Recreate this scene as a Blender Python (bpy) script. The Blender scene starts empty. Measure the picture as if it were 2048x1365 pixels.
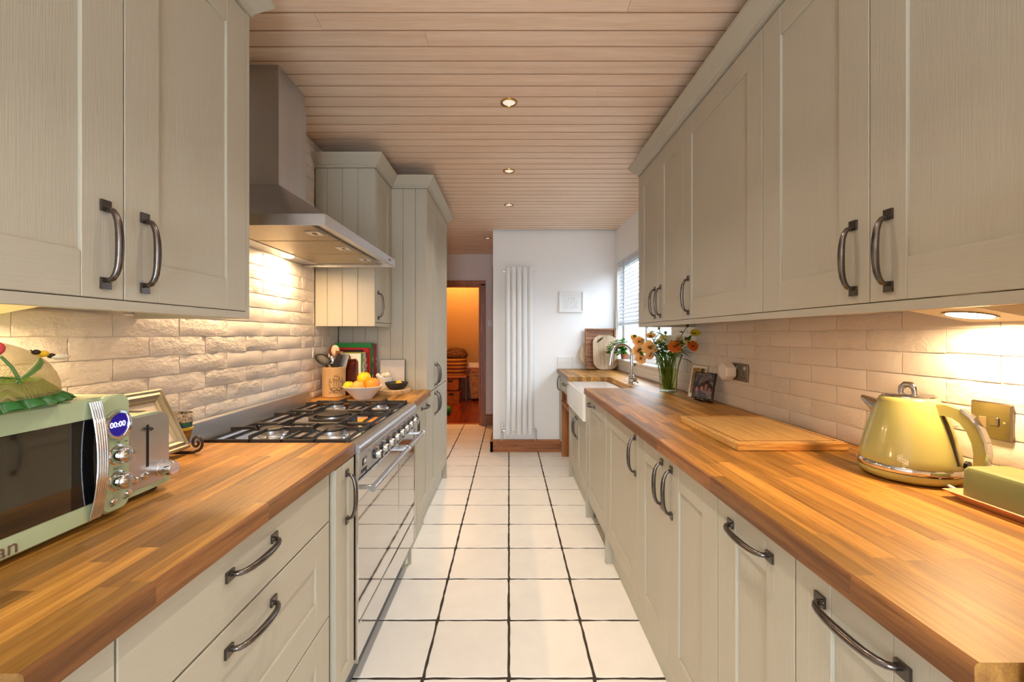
import bpy, bmesh, math, random
from mathutils import Matrix, Vector, noise
R = math.radians
PI = math.pi
rnd = random.Random(7)
scene = bpy.context.scene
C = scene.collection

# ------------------------------------------------------------------ camera
F_PX, VX, VY, CAM_H = 842.0, 1018.0, 671.0, 1.28
cd = bpy.data.cameras.new('camera')
cam = bpy.data.objects.new('camera', cd); C.objects.link(cam)
cam.location = (0, 0, CAM_H); cam.rotation_euler = (R(90), 0, 0)
cd.sensor_fit = 'HORIZONTAL'; cd.sensor_width = 36.0
cd.lens = 36.0 * F_PX / 2048.0
cd.shift_x = (1024 - VX) / 2048.0
cd.shift_y = -(682.5 - VY) / 2048.0
cd.clip_start = 0.02; cd.clip_end = 100
scene.camera = cam

# ------------------------------------------------------------------ world, exposure
w = bpy.data.worlds.new('daylight'); scene.world = w; w.use_nodes = True
bg = w.node_tree.nodes['Background']
bg.inputs[0].default_value = (0.76, 0.88, 1.0, 1); bg.inputs[1].default_value = 12.5
vs = scene.view_settings
vs.view_transform = 'Standard'; vs.look = 'None'; vs.exposure = 0.45; vs.gamma = 1.0
vs.use_curve_mapping = False
cy = scene.cycles
cy.max_bounces = 8; cy.diffuse_bounces = 5; cy.glossy_bounces = 4; cy.transmission_bounces = 6
cy.use_adaptive_sampling = True; cy.adaptive_threshold = 0.03
cy.transparent_max_bounces = 12
cy.sample_clamp_indirect = 6.0; cy.caustics_reflective = False; cy.caustics_refractive = False
cy.use_denoising = True

W = {}                                   # world matrices, for parenting
def light(name, kind, loc, energy, color, size=0.1, rot=(0, 0, 0), parent=None, **kw):
    d = bpy.data.lights.new(name, kind); d.energy = energy; d.color = color
    if kind == 'AREA':
        d.shape = kw.get('shape', 'DISK'); d.size = size
        if 'size_y' in kw: d.size_y = kw['size_y']
        if 'spread' in kw: d.spread = kw['spread']
    elif kind == 'SPOT':
        d.spot_size = kw.get('angle', 2.4); d.spot_blend = kw.get('blend', .6); d.shadow_soft_size = size
    elif kind == 'POINT': d.shadow_soft_size = size
    if kw.get('portal'): d.cycles.is_portal = True
    o = bpy.data.objects.new(name, d); C.objects.link(o)
    o.location = loc; o.rotation_euler = rot
    if parent is not None:
        o.parent = parent; o.matrix_parent_inverse = W[parent].inverted()
    return o
# portals: guide the sky's light in through the kitchen window and the glazed doors behind the camera
light('window_portal', 'AREA', (1.33, 3.81, 1.55), 1, (1, 1, 1), 1.52, (0, R(90), 0), shape='RECTANGLE', size_y=1.52, portal=True).data.size = 1.04
light('garden_door_portal', 'AREA', (0, -2.18, 1.06), 1, (1, 1, 1), 1.0, (R(90), 0, 0), shape='RECTANGLE', size_y=2.06, portal=True)
WARM = (1.0, 0.64, 0.33)
E_UNDER, E_HOOD, E_FILL, E_DOWN, E_STORE = 3.7, 6.2, 9.0, 2.7, 44.0

# ------------------------------------------------------------------ mesh builder
class MB:
    def __init__(s): s.v = []; s.f = []; s.m = []
    def add(s, vs_, fs, m=0):
        n = len(s.v); s.v += [tuple(p) for p in vs_]
        for f in fs: s.f.append([i + n for i in f]); s.m.append(m)
        return n
    def xf(s, M, start=0):
        for i in range(start, len(s.v)): s.v[i] = tuple(M @ Vector(s.v[i]))
        return s
    def box(s, x0, x1, y0, y1, z0, z1, b=0.0, m=0):
        x0, x1 = min(x0, x1), max(x0, x1); y0, y1 = min(y0, y1), max(y0, y1); z0, z1 = min(z0, z1), max(z0, z1)
        if b <= 0:
            s.add([(x0,y0,z0),(x1,y0,z0),(x1,y1,z0),(x0,y1,z0),(x0,y0,z1),(x1,y0,z1),(x1,y1,z1),(x0,y1,z1)],
                  [(3,2,1,0),(4,5,6,7),(0,1,5,4),(1,2,6,5),(2,3,7,6),(3,0,4,7)], m); return s
        b = min(b, (x1-x0)*.49, (y1-y0)*.49, (z1-z0)*.49)
        lo, hi = (x0,y0,z0), (x1,y1,z1)
        vs_ = []; idx = {}
        for sx in (0,1):
            for sy in (0,1):
                for sz in (0,1):
                    sg = (sx,sy,sz)
                    for a in range(3):
                        p = [0,0,0]
                        for k in range(3):
                            base = hi[k] if sg[k] else lo[k]
                            p[k] = base if k == a else base + (-b if sg[k] else b)
                        idx[(sg, a)] = len(vs_); vs_.append(p)
        fs = []
        for a in range(3):
            u, w_ = (a+1) % 3, (a+2) % 3
            for sg in (0,1):
                q = []
                for du, dw in ((0,0),(1,0),(1,1),(0,1)):
                    t = [0,0,0]; t[a] = sg; t[u] = du; t[w_] = dw; q.append(idx[(tuple(t), a)])
                fs.append(q if sg else q[::-1])
            for du in (0,1):
                for dw in (0,1):
                    t0 = [0,0,0]; t1 = [0,0,0]; t0[u] = t1[u] = du; t0[w_] = t1[w_] = dw; t1[a] = 1
                    fs.append([idx[(tuple(t0), u)], idx[(tuple(t1), u)], idx[(tuple(t1), w_)], idx[(tuple(t0), w_)]])
        for sx in (0,1):
            for sy in (0,1):
                for sz in (0,1): fs.append([idx[((sx,sy,sz), a)] for a in range(3)])
        s.add(vs_, fs, m); return s
    def lathe(s, prof, c=(0,0,0), seg=32, sx=1, sy=1, m=0, warp=None):
        vs_ = []; fs = []; n = len(prof)
        for i in range(seg):
            a = 2*PI*i/seg
            for r, z in prof:
                k = warp(a, z) if warp else 1
                vs_.append((c[0]+r*k*math.cos(a)*sx, c[1]+r*k*math.sin(a)*sy, c[2]+z))
        for i in range(seg):
            j = (i+1) % seg
            for k in range(n-1): fs.append((i*n+k, j*n+k, j*n+k+1, i*n+k+1))
        if prof[0][0] > 1e-6 and prof[-1][0] > 1e-6:          # a ring: close the section
            for i in range(seg):
                j = (i+1) % seg; fs.append((i*n+n-1, j*n+n-1, j*n, i*n))
        elif prof[0][0] > 1e-6: fs.append([i*n for i in range(seg)][::-1])
        elif prof[-1][0] > 1e-6: fs.append([i*n+n-1 for i in range(seg)])
        s.add(vs_, fs, m); return s
    def tube(s, pts, rad, seg=8, m=0, cap=True, flat=1.0):
        pts = [Vector(p) for p in pts]; n = len(pts)
        rad = [rad]*n if not isinstance(rad, (list, tuple)) else rad
        up = None; vs_ = []; fs = []
        for i, p in enumerate(pts):
            d = (pts[min(i+1, n-1)] - pts[max(i-1, 0)]).normalized()
            if up is None:
                up = d.cross(Vector((0,0,1))); up = up if up.length > .1 else d.cross(Vector((0,1,0))); up.normalize()
            up = (up - d*up.dot(d)).normalized(); bi = d.cross(up)
            for k in range(seg):
                a = 2*PI*k/seg
                vs_.append(p + up*math.cos(a)*rad[i] + bi*math.sin(a)*rad[i]*flat)
        for i in range(n-1):
            for k in range(seg):
                l = (k+1) % seg
                fs.append((i*seg+k, i*seg+l, (i+1)*seg+l, (i+1)*seg+k))
        if cap: fs.append(list(range(seg))[::-1]); fs.append([(n-1)*seg+k for k in range(seg)])
        s.add(vs_, fs, m); return s
    def prism(s, poly, axis, a0, a1, m=0):
        # poly: 2D outline; axis: 0 x (poly=y,z), 1 y (poly=x,z), 2 z (poly=x,y)
        n = len(poly); vs_ = []
        for a in (a0, a1):
            for p in poly:
                vs_.append((a, p[0], p[1]) if axis == 0 else (p[0], a, p[1]) if axis == 1 else (p[0], p[1], a))
        fs = [list(range(n))[::-1], list(range(n, 2*n))]
        for i in range(n): fs.append((i, (i+1) % n, n+(i+1) % n, n+i))
        s.add(vs_, fs, m); return s
    def ball(s, c, r, seg=16, rings=10, m=0, warp=None):
        r = r if isinstance(r, (tuple, list)) else (r, r, r)
        vs_ = [(0,0,-1)]; fs = []
        for i in range(1, rings):
            t = PI*i/rings
            for k in range(seg):
                a = 2*PI*k/seg; vs_.append((math.sin(t)*math.cos(a), math.sin(t)*math.sin(a), -math.cos(t)))
        vs_.append((0,0,1)); top = len(vs_)-1
        for k in range(seg):
            l = (k+1) % seg
            fs.append((0, 1+l, 1+k)); fs.append((top, top-seg+k, top-seg+l))
            for i in range(rings-2): fs.append((1+i*seg+k, 1+i*seg+l, 1+(i+1)*seg+l, 1+(i+1)*seg+k))
        out = []
        for p in vs_:
            q = Vector(p); k = warp(q) if warp else 1
            out.append((c[0]+q.x*r[0]*k, c[1]+q.y*r[1]*k, c[2]+q.z*r[2]*k))
        s.add(out, fs, m); return s
    def grid(s, fn, nu, nv, m=0, closed_u=False):
        vs_ = [fn(u/nu, v/nv) for u in range(nu if closed_u else nu+1) for v in range(nv+1)]
        fs = []
        N = nu if closed_u else nu+1
        for u in range(nu):
            for v in range(nv):
                a, b = u*(nv+1)+v, ((u+1) % N)*(nv+1)+v
                fs.append((a, b, b+1, a+1))
        s.add(vs_, fs, m); return s
    def mesh(s, name, mats, smooth=None, recalc=True):
        me = bpy.data.meshes.new(name); me.from_pydata(s.v, [], s.f)
        for mt in (mats if isinstance(mats, (list, tuple)) else [mats]): me.materials.append(mt)
        me.polygons.foreach_set('material_index', s.m)
        if recalc:
            bm = bmesh.new(); bm.from_mesh(me); bmesh.ops.recalc_face_normals(bm, faces=bm.faces); bm.to_mesh(me); bm.free()
        if smooth is not None:
            me.polygons.foreach_set('use_smooth', [True]*len(me.polygons)); me.set_sharp_from_angle(angle=R(smooth))
        me.update(); return me
    def build(s, name, mats, parent=None, smooth=None, recalc=True):
        return put(name, s.mesh(name, mats, smooth, recalc), parent)

def put(name, me, parent=None, M=None):
    o = bpy.data.objects.new(name, me); C.objects.link(o)
    M = M or Matrix.Identity(4); W[o] = M
    o.matrix_basis = M
    if parent is not None:
        o.parent = parent; o.matrix_parent_inverse = W[parent].inverted()
    return o
def thing(name, label, cat, loc=(0,0,0), group=None):
    o = bpy.data.objects.new(name, None); C.objects.link(o); o.location = loc; o.empty_display_size = .05
    W[o] = Matrix.Translation(loc)
    return tag(o, label, cat, group)
def tag(o, label, cat, group=None):
    o['label'] = label; o['category'] = cat
    if group: o['group'] = group
    return o
def struct(o): o['kind'] = 'structure'; return o
def text_mesh(body, size, mat, extrude=0.0004, align='CENTER'):
    cu = bpy.data.curves.new('txt', 'FONT'); cu.body = body; cu.size = size; cu.extrude = extrude
    cu.align_x = align; cu.align_y = 'CENTER'
    o = bpy.data.objects.new('txt', cu); C.objects.link(o)
    bpy.context.view_layer.update()
    me = bpy.data.meshes.new_from_object(o.evaluated_get(bpy.context.evaluated_depsgraph_get()))
    bpy.data.objects.remove(o); bpy.data.curves.remove(cu)
    me.materials.clear(); me.materials.append(mat)
    return me
def face_matrix(pos, right, up):         # text plane: local x -> right, y -> up
    r, u = Vector(right).normalized(), Vector(up).normalized(); n = r.cross(u)
    M = Matrix((r, u, n)).transposed().to_4x4(); M.translation = Vector(pos); return M

# ------------------------------------------------------------------ materials
def srgb(r, g, b):
    f = lambda c: (c/255/12.92) if c/255 <= .04045 else ((c/255+.055)/1.055)**2.4
    return (f(r), f(g), f(b), 1)
class NT:
    def __init__(s, name):
        s.mat = bpy.data.materials.new(name); s.mat.use_nodes = True
        s.t = s.mat.node_tree; s.b = s.t.nodes['Principled BSDF']
    def n(s, typ, **kw):
        nd = s.t.nodes.new(typ)
        for k, v in kw.items():
            if k.startswith('i_'): nd.inputs[k[2:].replace('_', ' ')].default_value = v
            else: setattr(nd, k, v)
        return nd
    def l(s, a, b): s.t.links.new(a, b)
def mat(name, col, rough=.5, metal=0.0, noise_amt=0.0, noise_scale=8.0, stretch=(1,1,1), bump=0.0, bump_scale=40.0, bump_stretch=None,
        coat=0.0, trans=0.0, ior=1.45, rand=0.0, col2=None, emit=None, emit_s=0.0, rough_var=0.0, alpha=1.0, sub=0.0, aniso=0.0, detail=6.0, dist=0.002):
    t = NT(name); b = t.b
    col = tuple(col) if len(col) == 4 else (*col, 1)
    b.inputs['Base Color'].default_value = col; b.inputs['Roughness'].default_value = rough; b.inputs['Metallic'].default_value = metal
    b.inputs['IOR'].default_value = ior
    if coat: b.inputs['Coat Weight'].default_value = coat; b.inputs['Coat Roughness'].default_value = .08
    if trans: b.inputs['Transmission Weight'].default_value = trans
    if emit: b.inputs['Emission Color'].default_value = (*emit[:3], 1); b.inputs['Emission Strength'].default_value = emit_s
    if alpha < 1: b.inputs['Alpha'].default_value = alpha
    if sub: b.inputs['Subsurface Weight'].default_value = sub; b.inputs['Subsurface Radius'].default_value = (.02, .01, .006)
    if aniso: b.inputs['Anisotropic'].default_value = aniso
    tc = t.n('ShaderNodeTexCoord'); src = tc.outputs['Object']
    oi = t.n('ShaderNodeObjectInfo')
    if rand:
        ml = t.n('ShaderNodeMath', operation='MULTIPLY'); ml.inputs[1].default_value = 37.0; t.l(oi.outputs['Random'], ml.inputs[0])
        ad = t.n('ShaderNodeVectorMath', operation='ADD'); t.l(src, ad.inputs[0]); t.l(ml.outputs[0], ad.inputs[1]); src = ad.outputs[0]
    def nz(scale, st, det=detail):
        mp = t.n('ShaderNodeMapping'); mp.inputs['Scale'].default_value = st; t.l(src, mp.inputs['Vector'])
        x = t.n('ShaderNodeTexNoise'); x.inputs['Scale'].default_value = scale; x.inputs['Detail'].default_value = det; x.inputs['Roughness'].default_value = .6
        t.l(mp.outputs[0], x.inputs['Vector']); return x.outputs['Fac']
    out = None
    if noise_amt or col2:
        c2 = col2 if col2 else tuple(max(0, c*(1-noise_amt)) for c in col[:3]) + (1,)
        c2 = tuple(c2) if len(c2) == 4 else (*c2, 1)
        rp = t.n('ShaderNodeValToRGB'); rp.color_ramp.elements[0].position = .32; rp.color_ramp.elements[1].position = .68
        rp.color_ramp.elements[0].color = c2; rp.color_ramp.elements[1].color = col
        f = nz(noise_scale, stretch); t.l(f, rp.inputs[0]); out = rp.outputs[0]
        if rough_var:
            mr = t.n('ShaderNodeMapRange'); mr.inputs['To Min'].default_value = rough-rough_var; mr.inputs['To Max'].default_value = rough+rough_var
            t.l(f, mr.inputs['Value']); t.l(mr.outputs[0], b.inputs['Roughness'])
    if rand:
        hs = t.n('ShaderNodeHueSaturation')
        mr = t.n('ShaderNodeMapRange'); mr.inputs['To Min'].default_value = 1-rand; mr.inputs['To Max'].default_value = 1+rand
        t.l(oi.outputs['Random'], mr.inputs['Value']); t.l(mr.outputs[0], hs.inputs['Value'])
        if out: t.l(out, hs.inputs['Color'])
        else: hs.inputs['Color'].default_value = col
        out = hs.outputs[0]
    if out: t.l(out, b.inputs['Base Color'])
    if bump:
        bp = t.n('ShaderNodeBump'); bp.inputs['Strength'].default_value = bump; bp.inputs['Distance'].default_value = dist
        t.l(nz(bump_scale, bump_stretch or (1,1,1)), bp.inputs['Height']); t.l(bp.outputs[0], b.inputs['Normal'])
    return t.mat

def paint(name, st):
    return mat(name, srgb(184, 178, 161), .42, bump=.45, bump_scale=14, bump_stretch=st, noise_amt=.05, noise_scale=10, stretch=st, dist=.0012)
PAINT_V = paint('painted_ash_vertical', (26, 26, .7))
PAINT_H = paint('painted_ash_horizontal', (20, .7, 20))
PAINT_S = mat('painted_smooth', srgb(184, 178, 161), .4, bump=.08, bump_scale=30)
GAP = mat('shadow_gap_carcass', srgb(150, 145, 128), .6)
def wood(name, c1, c2, axis, rough=.35, rand=.22, coat=0.0, scale=9.0, bump=.12, fine=(.72, 1.06)):
    st = [16, 16, 16]; st[axis] = .8
    t = NT(name); b = t.b
    tc = t.n('ShaderNodeTexCoord'); oi = t.n('ShaderNodeObjectInfo')
    ml = t.n('ShaderNodeMath', operation='MULTIPLY'); ml.inputs[1].default_value = 53.0; t.l(oi.outputs['Random'], ml.inputs[0])
    ad = t.n('ShaderNodeVectorMath', operation='ADD'); t.l(tc.outputs['Object'], ad.inputs[0]); t.l(ml.outputs[0], ad.inputs[1])
    mp = t.n('ShaderNodeMapping'); mp.inputs['Scale'].default_value = st; t.l(ad.outputs[0], mp.inputs['Vector'])
    n1 = t.n('ShaderNodeTexNoise'); n1.inputs['Scale'].default_value = scale*.4; n1.inputs['Detail'].default_value = 7; n1.inputs['Roughness'].default_value = .62; n1.inputs['Distortion'].default_value = .6
    t.l(mp.outputs[0], n1.inputs['Vector'])
    n2 = t.n('ShaderNodeTexNoise'); n2.inputs['Scale'].default_value = scale*3.2; n2.inputs['Detail'].default_value = 3; t.l(mp.outputs[0], n2.inputs['Vector'])
    rp = t.n('ShaderNodeValToRGB'); rp.color_ramp.elements[0].position = .36; rp.color_ramp.elements[1].position = .62
    rp.color_ramp.elements[0].color = c2; rp.color_ramp.elements[1].color = c1
    t.l(n1.outputs['Fac'], rp.inputs[0])
    r2 = t.n('ShaderNodeMapRange'); r2.inputs['From Min'].default_value = .3; r2.inputs['From Max'].default_value = .6; r2.inputs['To Min'].default_value = fine[0]; r2.inputs['To Max'].default_value = fine[1]
    t.l(n2.outputs['Fac'], r2.inputs['Value'])
    hs = t.n('ShaderNodeHueSaturation'); t.l(rp.outputs[0], hs.inputs['Color'])
    m1 = t.n('ShaderNodeMapRange'); m1.inputs['To Min'].default_value = 1-rand; m1.inputs['To Max'].default_value = 1+rand*.8; t.l(oi.outputs['Random'], m1.inputs['Value'])
    m2 = t.n('ShaderNodeMath', operation='MULTIPLY'); t.l(m1.outputs[0], m2.inputs[0]); t.l(r2.outputs[0], m2.inputs[1])
    t.l(m2.outputs[0], hs.inputs['Value']); t.l(hs.outputs[0], b.inputs['Base Color'])
    b.inputs['Roughness'].default_value = rough
    if coat: b.inputs['Coat Weight'].default_value = coat; b.inputs['Coat Roughness'].default_value = .25
    bp = t.n('ShaderNodeBump'); bp.inputs['Strength'].default_value = bump; bp.inputs['Distance'].default_value = .001
    t.l(n2.outputs['Fac'], bp.inputs['Height']); t.l(bp.outputs[0], b.inputs['Normal'])
    return t.mat
OAK = wood('oiled_oak_staves', srgb(186, 134, 60), srgb(142, 94, 34), 1, rough=.46, rand=.46, fine=(.8, 1.05))
OAK_EDGE = wood('dark_oiled_oak_edge', srgb(154, 102, 54), srgb(112, 68, 32), 1, rough=.4, rand=.3, fine=(.8, 1.05))
OAK_X = wood('oiled_oak_cross', srgb(205, 138, 66), srgb(150, 84, 32), 0, rough=.36, rand=.2)
CEIL_M = wood('limewashed_pine_boards', srgb(246, 222, 198), srgb(236, 206, 178), 0, rough=.5, rand=.03, scale=4, bump=.05, fine=(.92, 1.03))
CEIL_E = mat('board_groove_shade', srgb(186, 150, 120), .7)  # groove shade painted into the board sides and chamfers
PINE = wood('orange_pine', srgb(176, 110, 58), srgb(128, 70, 32), 0, rough=.45, rand=.1)
PINE_V = wood('orange_pine_upright', srgb(190, 122, 62), srgb(140, 78, 34), 2, rough=.45, rand=.1)
DOORWOOD = wood('brown_stained_pine', srgb(190, 110, 52), srgb(130, 66, 26), 2, rough=.4, rand=.1)
DARKFLOOR = wood('red_brown_floorboards', srgb(140, 58, 22), srgb(82, 30, 10), 1, rough=.22, rand=.25)
BAMBOO = wood('bamboo_board', srgb(214, 172, 104), srgb(186, 140, 72), 1, rough=.4, rand=.1, scale=14)
PALEWOOD = wood('pale_scrubbed_wood', srgb(226, 204, 172), srgb(196, 166, 130), 2, rough=.55, rand=.08)
TRAYWOOD = wood('acacia_tray_wood', srgb(190, 132, 82), srgb(110, 58, 28), 0, rough=.45, rand=.3)
MAHOG = wood('red_mahogany', srgb(120, 48, 20), srgb(70, 22, 8), 2, rough=.3, rand=.1)
BRICK_M = mat('white_painted_brick', srgb(238, 231, 224), .6, noise_amt=.06, noise_scale=9, bump=1.0, bump_scale=22, bump_stretch=(1, 1, 1.6), rand=.03, dist=.0075, detail=8)
BRICK_S = mat('white_smooth_brick', srgb(240, 233, 226), .45, noise_amt=.04, noise_scale=7, bump=.5, bump_scale=14, rand=.03, dist=.006)
MORTAR = mat('white_mortar', srgb(228, 220, 210), .8, bump=.3, bump_scale=120)
TILE_M = mat('cream_stone_tile', srgb(244, 238, 228), .38, noise_amt=.07, noise_scale=7, bump=.12, bump_scale=30, rand=.03, rough_var=.08)
GROUT = mat('dark_grout', srgb(62, 52, 42), .9)
PLASTER = mat('white_plaster', srgb(246, 246, 246), .75, bump=.06, bump_scale=18)
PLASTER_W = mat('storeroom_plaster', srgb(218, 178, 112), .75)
WHITE = mat('white_gloss_paint', srgb(240, 240, 238), .35)
WHITE_UP = mat('white_plastic', srgb(236, 232, 226), .35)
CERAMIC = mat('white_glazed_ceramic', srgb(244, 242, 238), .12, coat=.5)
RADW = mat('white_radiator_enamel', srgb(240, 240, 240), .28)
STEEL = mat('brushed_stainless_steel', srgb(212, 212, 214), .3, 1.0, bump=.05, bump_scale=30, bump_stretch=(1, .04, 1), noise_amt=.1, noise_scale=14, stretch=(1, .05, 1))
STEEL_Z = mat('brushed_steel_upright', srgb(204, 206, 210), .34, 1.0, noise_amt=.08, noise_scale=18, stretch=(1, 1, .03))
MIRROR = mat('mirror_steel', srgb(218, 218, 218), .07, 1.0)
CHROME = mat('chrome', srgb(222, 222, 224), .08, 1.0)
PEWTER = mat('antique_pewter', srgb(118, 110, 105), .26, 1.0, noise_amt=.25, noise_scale=60, bump=.1, bump_scale=90)
IRON = mat('black_cast_iron', srgb(38, 34, 32), .45, .0, bump=.1, bump_scale=200)
BLACK = mat('black_plastic', srgb(20, 20, 22), .3)
BLACKGLOSS = mat('black_gloss', srgb(10, 10, 12), .08, coat=.5)
BRASS = mat('brushed_brass', srgb(196, 156, 88), .25, 1.0)
NICKEL = mat('warm_brushed_nickel', srgb(158, 148, 132), .32, 1.0, noise_amt=.1, noise_scale=20, stretch=(1, .05, 1))
SAGE = mat('sage_green_enamel', srgb(174, 190, 154), .25, coat=.3)
SAGE_L = mat('light_sage_plastic', srgb(182, 200, 164), .35)
LIME = mat('olive_lime_enamel', srgb(178, 174, 104), .22, coat=.5)
BUTTER_G = mat('matt_green_ceramic', srgb(122, 128, 82), .5)
BUTTER_P = mat('terracotta_pink_ceramic', srgb(226, 158, 118), .45)
CREAMFRAME = mat('champagne_frame', srgb(160, 152, 130), .35, .4)
GREYBLUE = mat('plinth_grey', srgb(196, 194, 178), .5)
def glassmat(name, col, rough=0.0, ior=1.45):
    return mat(name, col, rough, trans=1.0, ior=ior)
GLASS = glassmat('clear_glass', (.93, .97, .95))
def pane_mat():
    t = NT('window_glass')
    tr = t.n('ShaderNodeBsdfTransparent'); gl = t.n('ShaderNodeBsdfGlossy'); gl.inputs['Roughness'].default_value = .02
    mx = t.n('ShaderNodeMixShader'); mx.inputs[0].default_value = .06
    t.l(tr.outputs[0], mx.inputs[1]); t.l(gl.outputs[0], mx.inputs[2]); t.l(mx.outputs[0], t.t.nodes['Material Output'].inputs['Surface'])
    return t.mat
PANE = pane_mat()
def vase_mat():
    t = NT('vase_glass')
    tr = t.n('ShaderNodeBsdfTransparent'); tr.inputs[0].default_value = (.93, .97, .93, 1)
    gl = t.n('ShaderNodeBsdfGlossy'); gl.inputs['Roughness'].default_value = .03
    lw = t.n('ShaderNodeLayerWeight'); lw.inputs['Blend'].default_value = .06
    mx = t.n('ShaderNodeMixShader')
    t.l(lw.outputs['Fresnel'], mx.inputs[0]); t.l(tr.outputs[0], mx.inputs[1]); t.l(gl.outputs[0], mx.inputs[2]); t.l(mx.outputs[0], t.t.nodes['Material Output'].inputs['Surface'])
    return t.mat
VASEG = vase_mat()
def emit_mat(name, col, s): return mat(name, (0.8, .8, .8), .4, emit=col, emit_s=s)
LAMP_ON = emit_mat('lit_lamp_glass', (1.0, .72, .38), 30.0)
LAMP_OFF = mat('downlight_glass', srgb(230, 228, 220), .15, emit=(1, .9, .75), emit_s=.4)
def thin(name, col, k=.45, rough=.5):
    t = NT(name); col = tuple(col) if len(col) == 4 else (*col, 1)
    df_ = t.n('ShaderNodeBsdfDiffuse'); df_.inputs[0].default_value = col; tl = t.n('ShaderNodeBsdfTranslucent'); tl.inputs[0].default_value = col
    mx = t.n('ShaderNodeMixShader'); mx.inputs[0].default_value = k
    t.l(df_.outputs[0], mx.inputs[1]); t.l(tl.outputs[0], mx.inputs[2]); t.l(mx.outputs[0], t.t.nodes['Material Output'].inputs['Surface'])
    return t.mat
exec_mats = {}
def flat(col, rough=.5, **kw):
    k = (tuple(col), rough, tuple(sorted(kw.items())))
    if k not in exec_mats: exec_mats[k] = mat('surface_%d_%d_%d' % tuple(col), srgb(*col), rough, **kw)
    return exec_mats[k]

# ------------------------------------------------------------------ key planes
XR, XL = 0.545, -0.545           # base door faces
WTZ, WT = 0.91, 0.04             # worktop top and thickness
BR, BL = 1.163, -1.155           # brick faces
UR, UL = 0.815, -0.81            # upper door faces
CEIL = 2.434
YF, YH = 4.64, 6.0               # radiator wall, hall end wall

# ------------------------------------------------------------------ floor
fl = struct(MB().box(-1.25, 1.4, -2.3, 6.06, -.12, -.003).build('floor', GROUT))
def tile_mesh(seed, hx, hy):
    r = random.Random(seed); n = 9; pts = []
    def wob(): return r.uniform(-.0016, .0016)
    for k in range(n): pts.append((-hx + 2*hx*k/n + (.003 if k == 0 else 0), -hy + wob()))
    for k in range(n): pts.append((hx + wob(), -hy + 2*hy*k/n + (.003 if k == 0 else 0)))
    for k in range(n): pts.append((hx - 2*hx*k/n - (.003 if k == 0 else 0), hy + wob()))
    for k in range(n): pts.append((-hx + wob(), hy - 2*hy*k/n - (.003 if k == 0 else 0)))
    m = MB(); N = len(pts)
    vs_ = [(x*.986, y*.986, 0) for x, y in pts] + [(x, y, -.0018) for x, y in pts] + [(x, y, -.003) for x, y in pts]
    fs = [list(range(N))]
    for a in (0, N):
        for i in range(N): fs.append((a+i, a+N+i, a+N+(i+1) % N, a+(i+1) % N))
    m.add(vs_, fs)
    return m.mesh('floor_tile', TILE_M, recalc=True)
TS = .3205
tiles = [tile_mesh(i, .1549, .1552) for i in range(6)]
for row in range(-5, 14):
    y = 1.571 + TS*(row + .5)
    for col in range(-3, 2):
        if col == -3 and y < 3.7: continue
        if col >= 0 and y > YF + .15: continue
        if col == -1 and y > YF + .5 and False: continue
        x = .32*(col + .5)
        put('floor_tile', tiles[(row*3 + col*5) % 6], fl, Matrix.Translation((x - .001, y, 0)) @ Matrix.Rotation(PI*((row+col) % 2), 4, 'Z'))

# ------------------------------------------------------------------ ceiling
ce = struct(MB().box(-1.25, 1.4, -2.3, 6.1, CEIL+.014, CEIL+.12).build('ceiling', mat('ceiling_backing', srgb(110, 84, 62), .9)))
BW = .0885
def board_mesh(x0, x1):
    h = BW/2; L = (x1-x0)/2
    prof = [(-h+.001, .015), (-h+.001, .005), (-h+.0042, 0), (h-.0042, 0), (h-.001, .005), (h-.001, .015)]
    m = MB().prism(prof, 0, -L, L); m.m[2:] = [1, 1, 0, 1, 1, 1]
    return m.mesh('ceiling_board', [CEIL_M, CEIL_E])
bcache = {}
k0 = int((-2.2 - 1.506)/BW)
for k in range(k0, 51):
    yc = 1.506 + BW*(k + .5)
    xr = 1.18 if yc < YF - .02 else -.17
    x0 = -1.17; cuts = [x0, xr]
    r = rnd.random()
    if r < .45 and xr > 0: cuts = [x0, round(rnd.choice((-.32, -.22, .42, -.7, .15)), 2), xr]
    for a, b in zip(cuts, cuts[1:]):
        key = (round(a, 2), round(b, 2))
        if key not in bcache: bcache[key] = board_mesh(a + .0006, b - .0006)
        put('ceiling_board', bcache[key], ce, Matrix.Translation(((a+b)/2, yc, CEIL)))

# ------------------------------------------------------------------ walls
wl = struct(MB().box(-1.30, -1.168, -2.3, 6.1, 0, CEIL+.014).build('wall_left', MORTAR))
WY0, WY1, WZ0, WZ1 = 3.05, 4.575, 1.03, 2.07     # window opening
m = MB()
m.box(1.176, 1.36, -2.3, WY0, 0, CEIL+.014); m.box(1.176, 1.36, WY1, 6.1, 0, CEIL+.014)
m.box(1.176, 1.36, WY0, WY1, 0, WZ0); m.box(1.176, 1.36, WY0, WY1, WZ1, CEIL+.014)
wr = struct(m.build('wall_right', PLASTER))
wf = struct(MB().box(-.176, 1.176, YF, 6.1, 0, CEIL+.014).build('wall_far', PLASTER))
HX0, HX1, HZ = -1.10, -.40, 2.0                   # hall doorway
m = MB()
m.box(HX1, -.176, YH, YH+.1, 0, CEIL+.014); m.box(-1.168, HX1, YH, YH+.1, HZ, CEIL+.014); m.box(-1.168, HX0, YH, YH+.1, 0, HZ)
wh = struct(m.build('wall_hall', mat('hall_plaster', srgb(226, 218, 214), .8)))
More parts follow.
